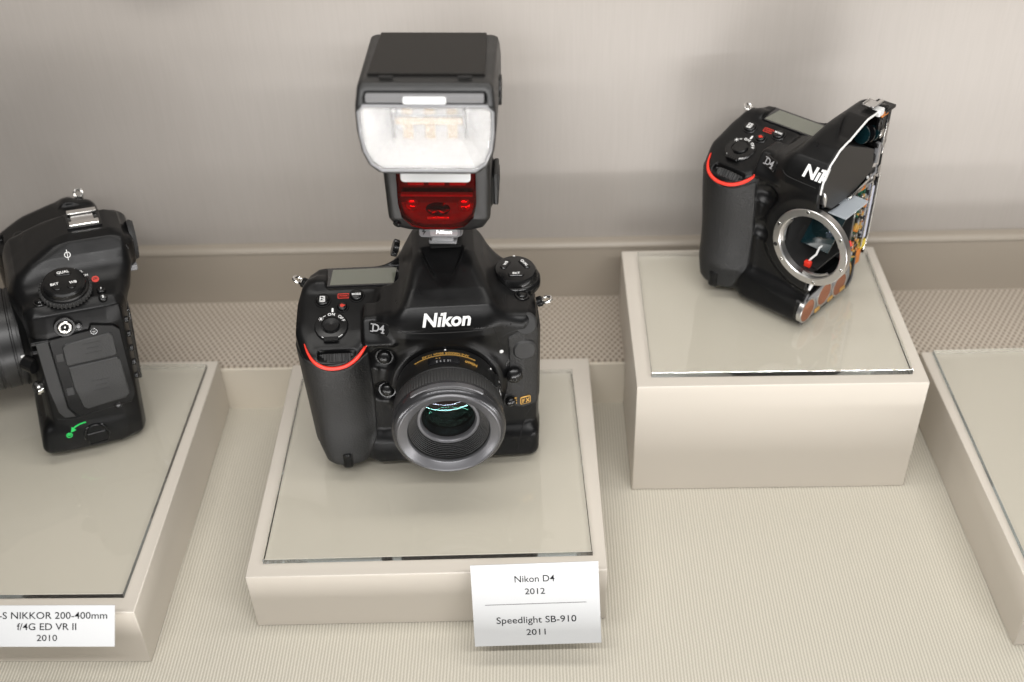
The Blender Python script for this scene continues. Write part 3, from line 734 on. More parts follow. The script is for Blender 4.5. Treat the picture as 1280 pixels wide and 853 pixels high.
strap_lug(cam1, (65.0, 20.0, 116.5), (1, -0.1, 0.35), (0, 1, 0))
b = MB(); T = frame((-29.5, 60, 137), (-1, 0, 0.35), (0, 1, 0)); knurled(b, 6.0, 4.0, T, 24, 0.5, 0.5, 1.5); b.obj('dioptre_knob', 'plastic_smooth', cam1)
# accessory shoe under the flash
b = MB(); b.prism(rrect(21, 20, 1.5, 3, 3.5, 48), 150.5, 152.3); b.obj('accessory_shoe', 'dark', cam1)

# ---- the 50 mm lens of camera 1
def lens_prime(t):
    A = frame((0, 0, AX), (0, -1, 0), (1, 0, 0))                  # local z points out of the camera
    b = MB(); b.lathe([(20, 0), (31.5, 0), (31.5, 8.6), (33.8, 9.2), (34.4, 12), (34.6, 27), (35.2, 28), (35.2, 29.2), (34.6, 29.6), (34.6, 31), (20, 31)], A, 96, closed=True)
    L = b.obj('lens', 'lens_black', t)
    # focus ring with ribs
    b = MB(); knurled(b, 36.4, 13.5, A @ Matrix.Translation((0, 0, 37.8)), 110, 0.45, 0.5, caps=False); b.obj('focus_ring', 'rubber_fine', L, smooth=40)
    # front barrel of grey metal
    b = MB(); b.lathe([(33, 44.3), (36.9, 44.3), (37.1, 47.0), (36.9, 50.2), (35.9, 52.6), (34.2, 53.9), (33.0, 54.0)], A, 96, closed=True); b.obj('front_barrel', 'lens_dark_grey', L, smooth=40)
    b = MB(); b.lathe([(33.6, 53.6), (33.3, 54.9), (32.4, 55.2), (31.6, 54.4), (27.2, 53.0), (26.6, 52.0), (26.6, 49)], A, 96, caps=False); b.obj('filter_ring', 'lens_grey', L, smooth=60)
    b = MB(); b.lathe([(36.0, 51.0), (37.5, 50.6), (37.4, 47.0), (36.0, 46.8)], A, 40, math.radians(52), math.radians(128), closed=True); b.obj('hood_tab', 'lens_grey', L, smooth=40)
    b = MB(); b.lathe([(36.0, 51.0), (37.5, 50.6), (37.4, 47.0), (36.0, 46.8)], A, 40, math.radians(232), math.radians(308), closed=True); b.obj('hood_tab', 'lens_grey', L, smooth=40)
    # stepped black throat
    pr = [(26.7, 51)]
    for k in range(9):
        r = 26.2 - 0.62 * k; z = 50.2 - 1.08 * k; pr += [(r, z), (r - 0.12, z - 0.8), (r - 0.6, z - 0.85)]
    pr += [(20.6, 40.4), (20.6, 39.5)]
    b = MB(); b.lathe(pr, A, 72, caps=False); b.obj('throat', 'lens_black', L, smooth=25)
    b = MB(); b.lathe([(20.8, 38.6), (20.8, 40.6), (20.2, 41.2), (18.6, 41.2), (17.6, 40.0), (17.6, 38)], A, 72, closed=True); b.obj('retaining_ring', 'lens_grey', L, smooth=40)
    # glass elements: a convex front, a cemented pair behind, the iris
    def cap(r, z, sag, name, m):
        b = MB(); R = (r * r + sag * sag) / (2 * abs(sag)); sg = 1 if sag > 0 else -1
        prof = []
        for i in range(19):
            q = r * (1 - i / 18.0); prof.append((q, z + sg * (math.sqrt(R * R - q * q) - (R - abs(sag)))))
        b.lathe(prof, A, 64, caps=False); return b.obj(name, m, L, smooth=180)
    cap(18.0, 37.2, 3.6, 'front_element', M['coat_a']); cap(17.6, 30.0, 4.2, 'second_element', M['coat_b']); cap(16.6, 22.5, -3.6, 'third_element', M['coat_c'])
    b = MB(); b.lathe([(18.3, 39), (18.3, 8), (0, 8)], A, 48, caps=False); b.obj('lens_tube', 'dark', L)
    b = MB(); b.lathe([(0, 12.2), (14, 12.4), (18.2, 13.0)], A, 48, caps=False); b.obj('iris', M['iris'], L)
    # gold lettering and the distance window on the top of the barrel
    def wrap(txt, size, r, zc, a, m, name, flip=True, parent=L, **kw):
        V, Fc = lettering(txt, size, **kw); W = []
        for x, y, z in V:
            if flip: x, y = -x, -y
            an = math.radians(a) - x / r; W.append((( r + z) * math.cos(an), (r + z) * math.sin(an), zc - y))
        b = MB(); b.add([(p[0], p[1], p[2]) for p in W], Fc, A); return b.obj(name, m, parent, smooth=0)
    wrap('Nikon', 3.6, 34.7, 21.3, 61, 'gold_print', 'lens_lettering', shear=0.2, bold=0.12)
    wrap('AF-S NIKKOR 50mm 1:1.4G', 2.7, 34.5, 14.3, 90, 'gold_print', 'lens_lettering', bold=0.06)
    b = MB(); b.lathe([(34.0, 17.6), (34.95, 17.6), (34.95, 25.0), (34.0, 25.0)], A, 16, math.radians(75), math.radians(109), closed=True); win = b.obj('distance_window', 'gloss_black', L)
    wrap('1.5  2  3  5', 2.3, 35.05, 22.6, 92, 'grey_print', 'distance_scale', parent=win)
    wrap('ft  m', 1.6, 35.05, 19.4, 98, 'gold_print', 'distance_scale', parent=win)
    b = MB(); b.lathe([(34.3, 16.2), (34.85, 16.2), (34.85, 16.6), (34.3, 16.6)], A, 24, math.radians(56), math.radians(126), closed=True); b.obj('gold_line', 'gold_print', L)
    for r, z, a in ((36.5, 45.0, 91), (34.2, 10.6, 90), (34.4, 12.5, 31)):
        b = MB(); b.disc(0.75, -0.3, 0.3, A @ frame((r * math.cos(math.radians(a)), r * math.sin(math.radians(a)), z), (math.cos(math.radians(a)), math.sin(math.radians(a)), 0)), 12)
        b.obj('index_dot', 'white_print', L)
    # focus-mode switch panel on the side of the barrel
    b = MB(); a = math.radians(12); U = A @ frame((34.0 * math.cos(a), 34.0 * math.sin(a), 20.0), (math.cos(a), math.sin(a), 0), (0, 0, 1))
    b.prism(rrect(17, 13, 2.5, 4), -2, 1.6, U, inset=0.5); sp = b.obj('switch_panel', 'lens_black', L)
    b = MB(); b.prism(rrect(3.2, 6.0, 0.6, 3), 1.4, 2.8, U, inset=0.4); b.obj('focus_switch', 'plastic_smooth', sp)
    b = MB(); text_on(b, 'M/A', 2.2, U @ Matrix.Translation((5.0, 0, 1.65)) @ Matrix.Rotation(math.radians(90), 4, 'Z'), bold=0.04); text_on(b, 'M', 2.2, U @ Matrix.Translation((-5.0, 0, 1.65)) @ Matrix.Rotation(math.radians(90), 4, 'Z'), bold=0.04); b.obj('switch_marks', 'white_print', sp, smooth=0)
def coated(name, tint, f0, body=(0.9, 0.9, 0.9)):
    m = bpy.data.materials.new(name); m.use_nodes = True; g = N(m); m.node_tree.nodes.clear()
    out = g.new('OutputMaterial'); tr = g.new('BsdfTransparent'); tr.inputs[0].default_value = rgb(body); gl = g.new('BsdfGlossy'); gl.inputs['Roughness'].default_value = 0.02; gl.inputs['Color'].default_value = rgb(tint)
    f = f0
    mx = g.new('MixShader'); g.put(mx.inputs[0], f); g.put(mx.inputs[1], tr.outputs[0]); g.put(mx.inputs[2], gl.outputs[0]); g.put(out.inputs[0], mx.outputs[0]); return m
M['coat_a'] = coated('lens_coating_teal', (0.45, 0.98, 0.95), 0.020); M['coat_b'] = coated('lens_coating_violet', (0.72, 0.78, 1.0), 0.020, (0.9, 0.84, 0.80)); M['coat_c'] = coated('lens_coating_green', (0.15, 0.9, 0.75), 0.010, (0.9, 0.82, 0.78))
M['iris'] = mat('iris_blades', (0.16, 0.095, 0.08), 0.4)
lens_prime(cam1)
# ================================================================ 2. the flash unit on top of it
M['flash_black'] = mat('flash_black_plastic', (0.009, 0.009, 0.009), 0.42, bump=(1.6, 0.08, 'noise'), mottle=0.12)
M['flash_top'] = mat('dark_glossy_panel', (0.007, 0.006, 0.005), 0.40, spec=0.22)
M['reflector'] = mat('silver_white_reflector', (0.86, 0.86, 0.86), 0.3, metal=0.3)
def ruby_shell():
    m = bpy.data.materials.new('ruby_red_plastic'); m.use_nodes = True; g = N(m); m.node_tree.nodes.clear()
    out = g.new('OutputMaterial'); tr = g.new('BsdfTransparent'); tr.inputs[0].default_value = (0.80, 0.02, 0.035, 1); gl = g.new('BsdfGlossy'); gl.inputs['Roughness'].default_value = 0.02
    fr = g.new('Fresnel'); fr.inputs['IOR'].default_value = 1.35; mx = g.new('MixShader'); g.put(mx.inputs[0], fr.outputs[0]); g.put(mx.inputs[1], tr.outputs[0]); g.put(mx.inputs[2], gl.outputs[0]); g.put(out.inputs[0], mx.outputs[0]); return m
M['ruby'] = ruby_shell()
M['ruby_back'] = mat('ruby_backing', (0.13, 0.04, 0.04), 0.25, bump=(0.16, 1.0, 'noise'), mottle=0.6)
M['ruby_pale'] = mat('ruby_emitter', (0.75, 0.6, 0.6), 0.15, metal=0.8)
M['rim_grey'] = mat('clear_grey_rim', (0.30, 0.30, 0.31), 0.18)
M['lock_metal'] = mat('dull_grey_metal', (0.12, 0.12, 0.124), 0.5, metal=0.4)
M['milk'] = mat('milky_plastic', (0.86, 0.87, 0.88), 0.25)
M['tube'] = mat('pale_amber_tube', (0.70, 0.50, 0.27), 0.15)
def window_material():
    m = bpy.data.materials.new('ribbed_clear_window'); m.use_nodes = True; g = N(m); m.node_tree.nodes.clear()
    out = g.new('OutputMaterial'); tr = g.new('BsdfTransparent'); di = g.new('BsdfDiffuse'); di.inputs[0].default_value = (0.95, 0.95, 0.95, 1); gl = g.new('BsdfGlossy'); gl.inputs['Roughness'].default_value = 0.12
    tc = g.new('TexCoord'); sp = g.new('SeparateXYZ'); g.put(sp.inputs[0], tc.outputs['Object'])
    h = g.math('ADD', g.math('SINE', g.math('MULTIPLY', sp.outputs[2], 2 * PI / (2.4 * S))), g.math('SINE', g.math('MULTIPLY', sp.outputs[0], 2 * PI / (3.2 * S))))
    bp = g.new('Bump'); bp.inputs['Strength'].default_value = 0.25; bp.inputs['Distance'].default_value = 0.4 * S; g.put(bp.inputs['Height'], h); g.put(gl.inputs['Normal'], bp.outputs[0]); g.put(di.inputs['Normal'], bp.outputs[0])
    m1 = g.new('MixShader'); m1.inputs[0].default_value = 0.17; g.put(m1.inputs[1], tr.outputs[0]); g.put(m1.inputs[2], di.outputs[0])
    m2 = g.new('MixShader'); m2.inputs[0].default_value = 0.12; g.put(m2.inputs[1], m1.outputs[0]); g.put(m2.inputs[2], gl.outputs[0]); g.put(out.inputs[0], m2.outputs[0]); return m
M['flash_window'] = window_material()
base = cam1.matrix_world @ Vector((2.6 * S, 47 * S, 153.4 * S))
fl = thing('flash_unit', 'black flash unit with white window and red panel standing on the camera', 'flash', tuple(base / S), (-1.2, 0, 1.0))
# foot and its metal lock plate
b = MB(); b.prism(rrect(18.5, 18, 1, 2), 0, 2); b.prism(rrect(15, 17, 1, 2), 1.5, 9); b.prism(rrect(27, 26, 5, 4), 7.8, 18.5)
b.obj('foot', 'grey_plastic', fl, bevel=0.4)
T = frame((-1, -13.1, 13.3), (0, -1, 0), (1, 0, 0))
b = MB(); b.prism(rrect(27.5, 9.2, 2.6, 4), -1, 1.2, T, inset=0.5); lp = b.obj('lock_plate', 'lock_metal', fl)
b = MB(); b.prism(rrect(18, 6.4, 1.2, 3, 2.6, 0), 1.0, 1.6, T, inset=0.2); b.obj('plate_frame', 'grey_plastic', lp)
b = MB(); text_on(b, 'Nikon', 4.2, T @ Matrix.Translation((2.6, 0, 1.65)), shear=0.2, bold=0.06); b.obj('plate_lettering', 'steel', lp, smooth=0)
b = MB(); b.prism([(-10.2, 3.2), (-11.6, -0.2), (-10.4, -0.2), (-11.2, -3.2), (-8.8, 0.5), (-10.0, 0.5), (-9.0, 3.2)], 1.15, 1.3, T); b.obj('flash_sign', 'dark', lp, smooth=0)
# lower body
FF = Field((-46, -34, 14), (46, 38, 92), 0.9)
d = smax(FF.xz([(-19, 17), (19, 17), (28, 20), (32.5, 28), (34, 90), (-34, 90), (-32.5, 28), (-28, 20)]), FF.yz([(-21, 17), (-25, 30), (-26, 92), (28, 92), (28, 24), (22, 17)]), 6)
d = smin(d, FF.box((29, 4, 40), (6, 12, 11), 2.5), 2)
FF.d = np.ascontiguousarray(np.broadcast_to(d, FF.n)).astype(np.float32)
solid('body', FF, d, 'flash_black', fl)
# battery door on its side
b = MB(); b.box((35.6, 3, 41), (1.6, 10.5, 11.5)); bd = b.obj('battery_door', 'flash_black', fl, bevel=1.0)
b = MB(); 
for k in range(4): b.box((37.3, -3 + 4 * k, 44), (0.4, 0.8, 5.5))
b.obj('door_ribs', 'flash_black', bd, bevel=0.2)
b = MB(); b.disc(2.6, -1, 0.6, frame((-27.0, -24.6, 25.5), (-0.5, -1, -0.5)), 20); b.obj('socket_cover', 'gloss_black', fl)
# red window: dark backing, two bright emitters, clear ruby shell
def shell(pts, y0, y1, inset): 
    b = MB(); b.prism(pts, 0, y1 - y0, frame((0, y0, 0), (0, -1, 0), (1, 0, 0)), inset=inset); return b
pan = [(-24.5, 76), (-24.5, 44), (-22.5, 34), (-16.5, 28), (-9, 26.2), (9, 26.2), (16.5, 28), (22.5, 34), (24.5, 44), (24.5, 76)]
T = frame((0, -28.6, 0), (0, -1, 0.09), (1, 0, 0))
b = MB(); b.prism(pan, 0, 6.0, T, inset=0.9); rp = b.obj('red_window', 'ruby', fl, smooth=40)
b = MB(); b.prism([(x * 0.95, 27.5 + (z - 26.2) * 0.95) for x, z in pan], -0.5, 0.4, T); b.obj('window_backing', 'ruby_back', rp)
for x in (-16.5, 16.5): b = MB(); b.lathe([(0, 2.6), (3.0, 2.2), (4.4, 1.0), (4.6, 0.3), (0, 0.3)], T @ Matrix.Translation((x, 41, 0)), 24); b.obj('assist_emitter', 'ruby_pale', rp)
b = MB(); b.lathe([(0, 2.4), (3.4, 2.0), (3.6, 1.2), (5.0, 1.2), (6.4, 0.3), (0, 0.3)], T @ Matrix.Translation((0, 38, 0)) @ Matrix.Diagonal((1.25, 0.75, 1, 1)), 24); b.obj('assist_lens', 'gloss_black', rp)
for x in (-13, 0, 13): b = MB(); b.box((x, 56.5, 1.2), (5.2, 1.6, 0.9), T); b.obj('emitter_bar', 'ruby_pale', rp, bevel=0.4)
b = MB(); b.box((0, 49.6, 3.4), (22.4, 0.7, 2.2), T); b.obj('window_rib', 'rim_grey', rp, bevel=0.5)
b = MB(); b.box((0, 53, 1.0), (21, 2.6, 0.5), T); b.obj('dark_recess', 'dark', rp)
b = MB(); b.box((0, 32.5, 1.6), (7, 1.0, 0.8), T); b.obj('emitter_bar', 'ruby_pale', rp, bevel=0.3)
b = MB(); b.prism(rrect(43, 8.0, 2.4, 4, 0, 63.5), 5.6, 7.4, T, inset=0.6); b.obj('reflection_strip', 'milk', fl)  # white strip modelled in place of a bright reflection on the red window
# head
FH = Field((-46, -70, 76), (46, 26, 146), 0.9)
hx = FH.xz([(-35, 139.5), (35, 139.5), (38.2, 136), (39.5, 124), (39.5, 112), (38, 99), (34.5, 90), (29, 85), (22, 83.5), (-22, 83.5), (-29, 85), (-34.5, 90), (-38, 99), (-39.5, 112), (-39.5, 124), (-38.2, 136)])
hy = FH.yz([(-63, 84), (-63, 128), (-55, 139), (-50, 140), (10, 139), (17, 132), (17, 92), (10, 84)])
d = smax(hx, hy, 3)
d = smax(d, -smax(FH.xz([(-34.7, 127.6), (34.7, 127.6), (37.4, 124), (37.4, 111), (36.0, 100), (32.5, 91.5), (26.9, 87), (-26.9, 87), (-32.5, 91.5), (-36.0, 100), (-37.4, 111), (-37.4, 124)]), FH.Y + 34, 1), 1)
d = smax(d, -FH.box((0, -62, 131.8), (34, 4, 2.6), 1), 1)
d = smax(d, FH.plane((0, 0.02, 1), (0, -40, 139.3)), 2)
hd = solid('head', FH, d, 'flash_black', fl)
T = frame((0, 0, 0), (0, -1, 0), (1, 0, 0))
win = [(-34.5, 127.3), (34.5, 127.3), (37, 124), (37, 111), (35.6, 100), (32.2, 91.8), (26.7, 87.4), (-26.7, 87.4), (-32.2, 91.8), (-35.6, 100), (-37, 111), (-37, 124)]
b = MB(); b.prism(win, 60.2, 62.6, T, inset=0.5); b.obj('head_window', 'flash_window', hd, smooth=30)
# reflector trough behind the window
n = 12; back = [(x * 0.60, 108 + (z - 108) * 0.45) for x, z in win]
V = [(x, -59.8, z) for x, z in win] + [(x, -38, z) for x, z in back]
b = MB(); b.add(V, [(i, (i + 1) % n, n + (i + 1) % n, n + i) for i in range(n)] + [tuple(range(n, 2 * n))]); b.obj('reflector', 'reflector', hd, smooth=0)
b = MB(); b.tube([(-21, -42, 108), (21, -42, 108)], 2.2); b.obj('flash_tube', 'tube', hd)
for x in (-13, 0, 13): b = MB(); b.box((x, -41.5, 106), (3.0, 0.6, 9.6)); b.obj('tube_bracket', 'tube', hd, bevel=0.3)
for x in (-20.5, 20.5): b = MB(); b.box((x, -44.0, 108), (0.8, 5.0, 8.2)); b.obj('reflector_fin', 'lock_metal', hd, bevel=0.3)
b = MB(); b.box((0, -46.0, 113.5), (20, 0.5, 0.5)); b.obj('reflector_edge', 'lock_metal', hd, bevel=0.2)
b = MB(); b.tube([(x * 1.01, -62.2, 108 + (z - 108) * 1.02) for x, z in win], 1.05, n=8, closed=True); b.obj('window_rim', 'rim_grey', hd)
b = MB(); b.prism(rrect(66, 4.6, 1.0, 3, 0, 131.8), 59, 62.2, T, inset=0.3); b.obj('wide_panel', 'grey_plastic', hd)
b = MB(); b.prism(rrect(24, 4.2, 1.0, 3, 0, 131.4), 61, 63.4, T, inset=0.3); b.obj('panel_tab', 'milk', hd)
b = MB(); b.prism([(-33, -47), (33, -47), (31.5, 8), (-31.5, 8)], 138.5, 140.3, inset=0.5); b.obj('top_panel', 'flash_top', hd)
for x in (-22, 22): b = MB(); b.box((x, -50.6, 139.9), (4, 1.2, 0.4)); b.obj('panel_slot', 'dark', hd, bevel=0.2)
b = MB(); b.disc(9, 0, 2.2, frame((38.6, -14, 114), (1, 0, 0)), 32); b.obj('tilt_hub', 'flash_black', hd)
b = MB(); b.box((0, 2, 85.5), (26, 15, 4.5)); b.obj('neck', 'flash_black', fl, bevel=2.0)
# ================================================================ 3. the cut-open camera on the tall plinth
cam2 = thing('camera', 'black digital camera cut open to show its inner parts, on tall plinth', 'camera', (195.2, -33.0, 107.5), (-43, 0, 0), 'black digital cameras')
XC = 1.5
FC = FB
cav = smax(FC.d + 3.0, -(FC.X + 30), 2)                           # hollow the half that is laid bare
cav = smax(cav, 25.0 - FC.Z, 1)
hole = smax(FC.cone_y(0, AX, [(0, -20), (25.5, -20), (25.5, 40), (0, 40)]), FC.X - 90, 1)
d = smax(np.maximum(FC.d, FC.X - XC), -np.minimum(cav, hole), 0.8)
solid('body', FC, d, 'plastic', cam2)
grip_side(cam2, FC, True)
name_lettering('Nikon', FC, cam2, clip=XC + 0.2)
seam(FC, cam2, [(-29, 119.5), (-26, 117.6), (-20, 116.6), (-2, 116.2)], 'f', 0.4)
# bright saw-cut edge of the shell
edge = np.maximum(np.maximum(FC.d - 0.15, -(FC.d + 1.5)), np.abs(FC.X - XC - 0.4) - 0.7)
edge = np.maximum(edge, 112 - FC.Z); edge = np.maximum(edge, FC.Y - 62)
solid('cut_edge', FC, edge, 'white_plastic', cam2)
edge = np.maximum(np.maximum(FC.d - 0.1, -(FC.d + 1.6)), np.abs(FC.X - XC - 0.4) - 0.7)
edge = np.maximum(np.maximum(edge, FC.Z - 27), -FC.Z + 0.5)
solid('cut_edge', FC, edge, 'lock_metal', cam2)
# bayonet ring with its screws
b = MB(); A = frame((0, -8.0, AX), (0, -1, 0), (1, 0, 0))
b.lathe([(23.4, -4), (29.4, -4), (29.4, 1.0), (28.9, 1.5), (24.4, 1.5), (23.6, 0.8)], A, 96, closed=True); mr = b.obj('mount_ring', 'steel', cam2)
for a0, a1 in ((20, 72), (140, 192), (262, 312)):
    b = MB(); b.lathe([(21.8, -3), (23.9, -3), (23.9, -1.0), (21.8, -1.0)], A, 14, math.radians(a0), math.radians(a1), closed=True)
    b.obj('bayonet_tab', 'steel', mr, smooth=40)
for a in (35, 100, 160, 222, 285, 345):
    U = A @ Matrix.Translation((27.2 * math.cos(math.radians(a)), 27.2 * math.sin(math.radians(a)), 1.4))
    b = MB(); b.lathe([(0, 0.35), (1.2, 0.35), (1.5, 0.05), (1.5, -0.5), (0, -0.5)], U, 16); sc = b.obj('screw', 'chrome', mr)
    b = MB(); b.box((0, 0, 0.38), (0.9, 0.16, 0.06), U); b.box((0, 0, 0.38), (0.16, 0.9, 0.06), U); b.obj('screw_slot', 'dark', sc, smooth=0)
b = MB(); b.disc(1.7, -0.4, 0.2, A @ Matrix.Translation((-26.2, -8.0, 1.5)), 16); b.obj('lock_hole', 'dark', mr)
b = MB(); b.lathe([(23.7, -4), (23.7, -12), (21.5, -30)], A, 40, math.radians(84), math.radians(276), caps=False); b.obj('mirror_box', 'dark', cam2)
# finder prism housing, laid bare at the cut
pr = [(-3, 101.5), (-7, 117), (3, 133), (13, 139.5), (22, 137), (60, 118), (63, 100), (38, 91.5), (10, 92)]
Tx = Matrix(((0, 0, 1, 0), (1, 0, 0, 0), (0, 1, 0, 0), (0, 0, 0, 1)))       # (a, b, c) -> x = c, y = a, z = b
M['prism_side'] = mat('satin_black_prism_paint', (0.022, 0.022, 0.022), 0.34)
b = MB(); b.prism(pr, -20, XC + 0.6, Tx, inset=0.6); pz = b.obj('finder_prism', 'prism_side', cam2)
b = MB(); b.box((XC - 0.2, -1.5, 124.5), (0.6, 4.2, 3.6), Matrix.Identity(4)); b.obj('paper_tag', 'white_print', pz, bevel=0.1)
# eyepiece optics behind the prism
for y, z, r, m in ((43, 135.5, 6.6, 'blue_glass'), (52, 132.5, 6.2, 'gloss_black'), (59, 130, 5.4, 'blue_glass')):
    U = frame((-1, y, z), (0.25, 0.92, -0.3), (1, 0, 0)); b = MB(); b.lathe([(0, 1.6), (r * 0.6, 1.2), (r, 0.2), (r, -0.8), (0, -0.8)], U, 28); b.obj('eyepiece_lens', m, cam2)
b = MB(); b.box((-4, 66, 139), (6.5, 2.2, 9)); b.box((-4, 74, 131), (6.0, 2.0, 14)); b.box((-3, 70, 145.5), (7, 7, 1.2)); b.box((-2, 70.5, 118), (4.0, 6.0, 1.6)); b.obj('eyepiece_frame', 'plastic_smooth', cam2, bevel=0.5)
for p, hf, m, nm in (((1.2, 66, 128), (1.6, 2.4, 3.0), 'chrome', 'metal_block'), ((1.6, 60, 138), (1.2, 1.6, 4.5), 'plastic_smooth', 'lever_arm'), ((1.5, 64, 144.5), (2.0, 4.2, 1.7), 'amber', 'amber_insert'),
                     ((0.5, 58, 147.5), (3.0, 3.2, 2.4), 'white_plastic', 'shoe_bracket'), ((2.0, 72, 125), (0.8, 1.6, 9.0), 'steel', 'metal_strut'), ((1.0, 67, 112), (1.6, 1.4, 8.0), 'grey_plastic', 'metal_strut'),
                     ((1.0, 75, 104), (0.7, 1.0, 12.0), 'steel', 'metal_strut'), ((-2.0, 71, 92), (2.4, 7.5, 1.6), 'plastic_smooth', 'hinge_bar')):
    b = MB(); b.box(p, hf); b.obj(nm, m, cam2, bevel=0.35)
# accessory shoe rails on the top of the cut
b = MB(); b.box((-4.5, 56, 152.3), (4.5, 5, 0.5)); b.box((-8.4, 56, 153.0), (0.6, 4.8, 0.6)); sh = b.obj('accessory_shoe', 'steel', cam2, bevel=0.3)
b = MB(); b.box((0.2, 55, 154.4), (1.3, 7.0, 0.5)); b.obj('shoe_rail', 'steel', sh, bevel=0.3)
b = MB(); b.box((0.2, 55, 153.4), (0.4, 6.0, 1.0)); b.obj('shoe_spring', 'grey_plastic', sh, bevel=0.2)
# chrome rod and bracket under the finder
b = MB(); b.tube([(3.0, 33, 90.5), (3.4, 36, 91.8), (3.2, 58, 95.5), (1.5, 61, 95.5)], 1.0); b.obj('chrome_rod', 'chrome', cam2)
b = MB(); b.box((1.0, 50, 89.5), (1.6, 17, 1.1)); b.box((1.4, 66, 92), (1.4, 2.6, 2.6)); b.obj('rear_bracket', 'steel', cam2, bevel=0.4)
# frosted focusing screen: an upright strip and a plate that stick out of the cut
def frosted():
    m = bpy.data.materials.new('frosted_screen'); m.use_nodes = True; g = N(m); m.node_tree.nodes.clear()
    out = g.new('OutputMaterial'); tr = g.new('BsdfTransparent'); tr.inputs[0].default_value = (0.82, 0.86, 0.90, 1); di = g.new('BsdfDiffuse'); di.inputs[0].default_value = (0.62, 0.66, 0.70, 1); gl = g.new('BsdfGlossy'); gl.inputs['Roughness'].default_value = 0.2
    m1 = g.new('MixShader'); m1.inputs[0].default_value = 0.5; g.put(m1.inputs[1], tr.outputs[0]); g.put(m1.inputs[2], di.outputs[0])
    m2 = g.new('MixShader'); m2.inputs[0].default_value = 0.08; g.put(m2.inputs[1], m1.outputs[0]); g.put(m2.inputs[2], gl.outputs[0]); g.put(out.inputs[0], m2.outputs[0]); return m
M['frosted'] = frosted()
b = MB(); b.box((4.5, 26.5, 88.2), (9.0, 15.0, 0.8)); fs = b.obj('focusing_screen', 'frosted', cam2, bevel=0.3)
b = MB(); b.box((-3.5, 24.5, 92.2), (0.7, 16.5, 3.4)); b.obj('screen_strip', 'frosted', fs, bevel=0.2)
# reflex mirror and the dark floor of the mirror box
U = frame((-7, 19, 66), (0.06, -0.72, 0.70), (1, 0, 0))
b = MB(); b.box((1, 2, 0), (11.0, 15.0, 0.7), U); mi = b.obj('reflex_mirror', 'blue_glass', cam2, bevel=0.3)
b = MB(); b.lathe([(0, 2.6), (5, 2.3), (8, 1.4), (10, 0.6), (0, 0.6)], U @ Matrix.Translation((1, 4, 0)), 32); b.obj('mirror_glass', 'coat_b', mi)
b = MB(); b.box((-10, 22, 46), (13, 20, 0.8)); b.box((-22, 22, 68), (0.8, 22, 24)); b.box((-10, 44, 66), (13, 0.8, 26)); b.obj('mirror_box_walls', 'dark', cam2)
b = MB(); b.tube([(-6, 2, 47.5), (-3.5, 4, 52), (-2.5, 8, 53.5), (-2, 10, 58.5), (0.0, 17, 60), (0.4, 26, 61), (0.4, 33, 60)], 0.75, n=6); b.obj('flex_cable', 'white_plastic', cam2)
b = MB(); b.box((-4.5, 1.5, 48.0), (2.4, 1.6, 2.2)); b.obj('red_connector', 'red_rubber', cam2, bevel=0.3)
# layered rear section: sensor, boards, monitor, rails
random.seed(4)
for y, w_, z0, z1, m, nm in ((46.5, 0.7, 30, 86, 'dark', 'shutter_frame'), (49.0, 0.8, 32, 84, 'steel', 'sensor_plate'), (51.2, 0.6, 29, 88, 'pcb', 'circuit_board'), (53.4, 0.8, 30, 82, 'grey_plastic', 'circuit_board'),
                          (55.6, 0.6, 27, 88, 'pcb', 'circuit_board'), (57.6, 0.7, 30, 86, 'steel', 'chassis_plate'), (62.5, 1.6, 40, 84, 'lilac', 'monitor_backlight'), (65.4, 0.7, 24, 90, 'gloss_black', 'monitor_cover')):
    if m == 'lilac' and m not in M: M['lilac'] = mat('pale_lilac_sheet', (0.60, 0.62, 0.74), 0.25)
    b = MB(); y = 46 + (y - 46) * 1.38
    b = MB(); b.box((-6 + random.uniform(-0.8, 0.8), y, (z0 + z1) / 2), (8.2, w_, (z1 - z0) / 2)); b.obj(nm, m, cam2, bevel=0.15)
for k in range(70):                                               # chips and solder pads on the board edges
    y = random.choice((51.4, 54.3, 57.6, 60.6)); z = random.uniform(31, 84); m = random.choice(('gold_print', 'grey_print', 'dark', 'steel', 'amber'))
    b = MB(); b.box((2.4 + random.uniform(0, 0.8), y, z), (0.8, random.uniform(0.4, 1.0), random.uniform(0.5, 2.2))); b.obj('board_chip', m, cam2, bevel=0.1)
b = MB(); b.tube([(2.5, 75, 92), (2.5, 75, 40), (2.2, 72, 28)], 0.9); b.obj('chrome_rail', 'chrome', cam2)
b = MB(); b.tube([(3.2, 65, 90), (3.2, 65, 34)], 0.7); b.obj('chrome_rail', 'chrome', cam2)
b = MB(); b.box((1.5, 69, 34), (1.6, 3.2, 3.4)); b.obj('yellow_tape', 'yellow', cam2, bevel=0.3)
b = MB(); b.box((1.0, 65, 25), (1.8, 2.8, 6.5)); b.obj('amber_flex', 'amber', cam2, bevel=0.3)
b = MB(); b.tube([(2, 46, 30), (3, 52, 26), (2.6, 56, 20), (2, 58, 12)], 0.55, n=6); b.obj('thin_wire', 'gold_print', cam2)
b = MB(); b.tube([(2.4, -1, 100), (2.8, -3, 107), (2.2, -4, 112)], [0.8, 1.6, 0.7]); b.obj('shell_fragment', 'steel', cam2)
b = MB(); b.tube([(2.4, -4, 31), (3.0, -2, 36), (2.4, -1, 40)], [0.9, 1.7, 0.8]); b.obj('shell_fragment', 'white_plastic', cam2)
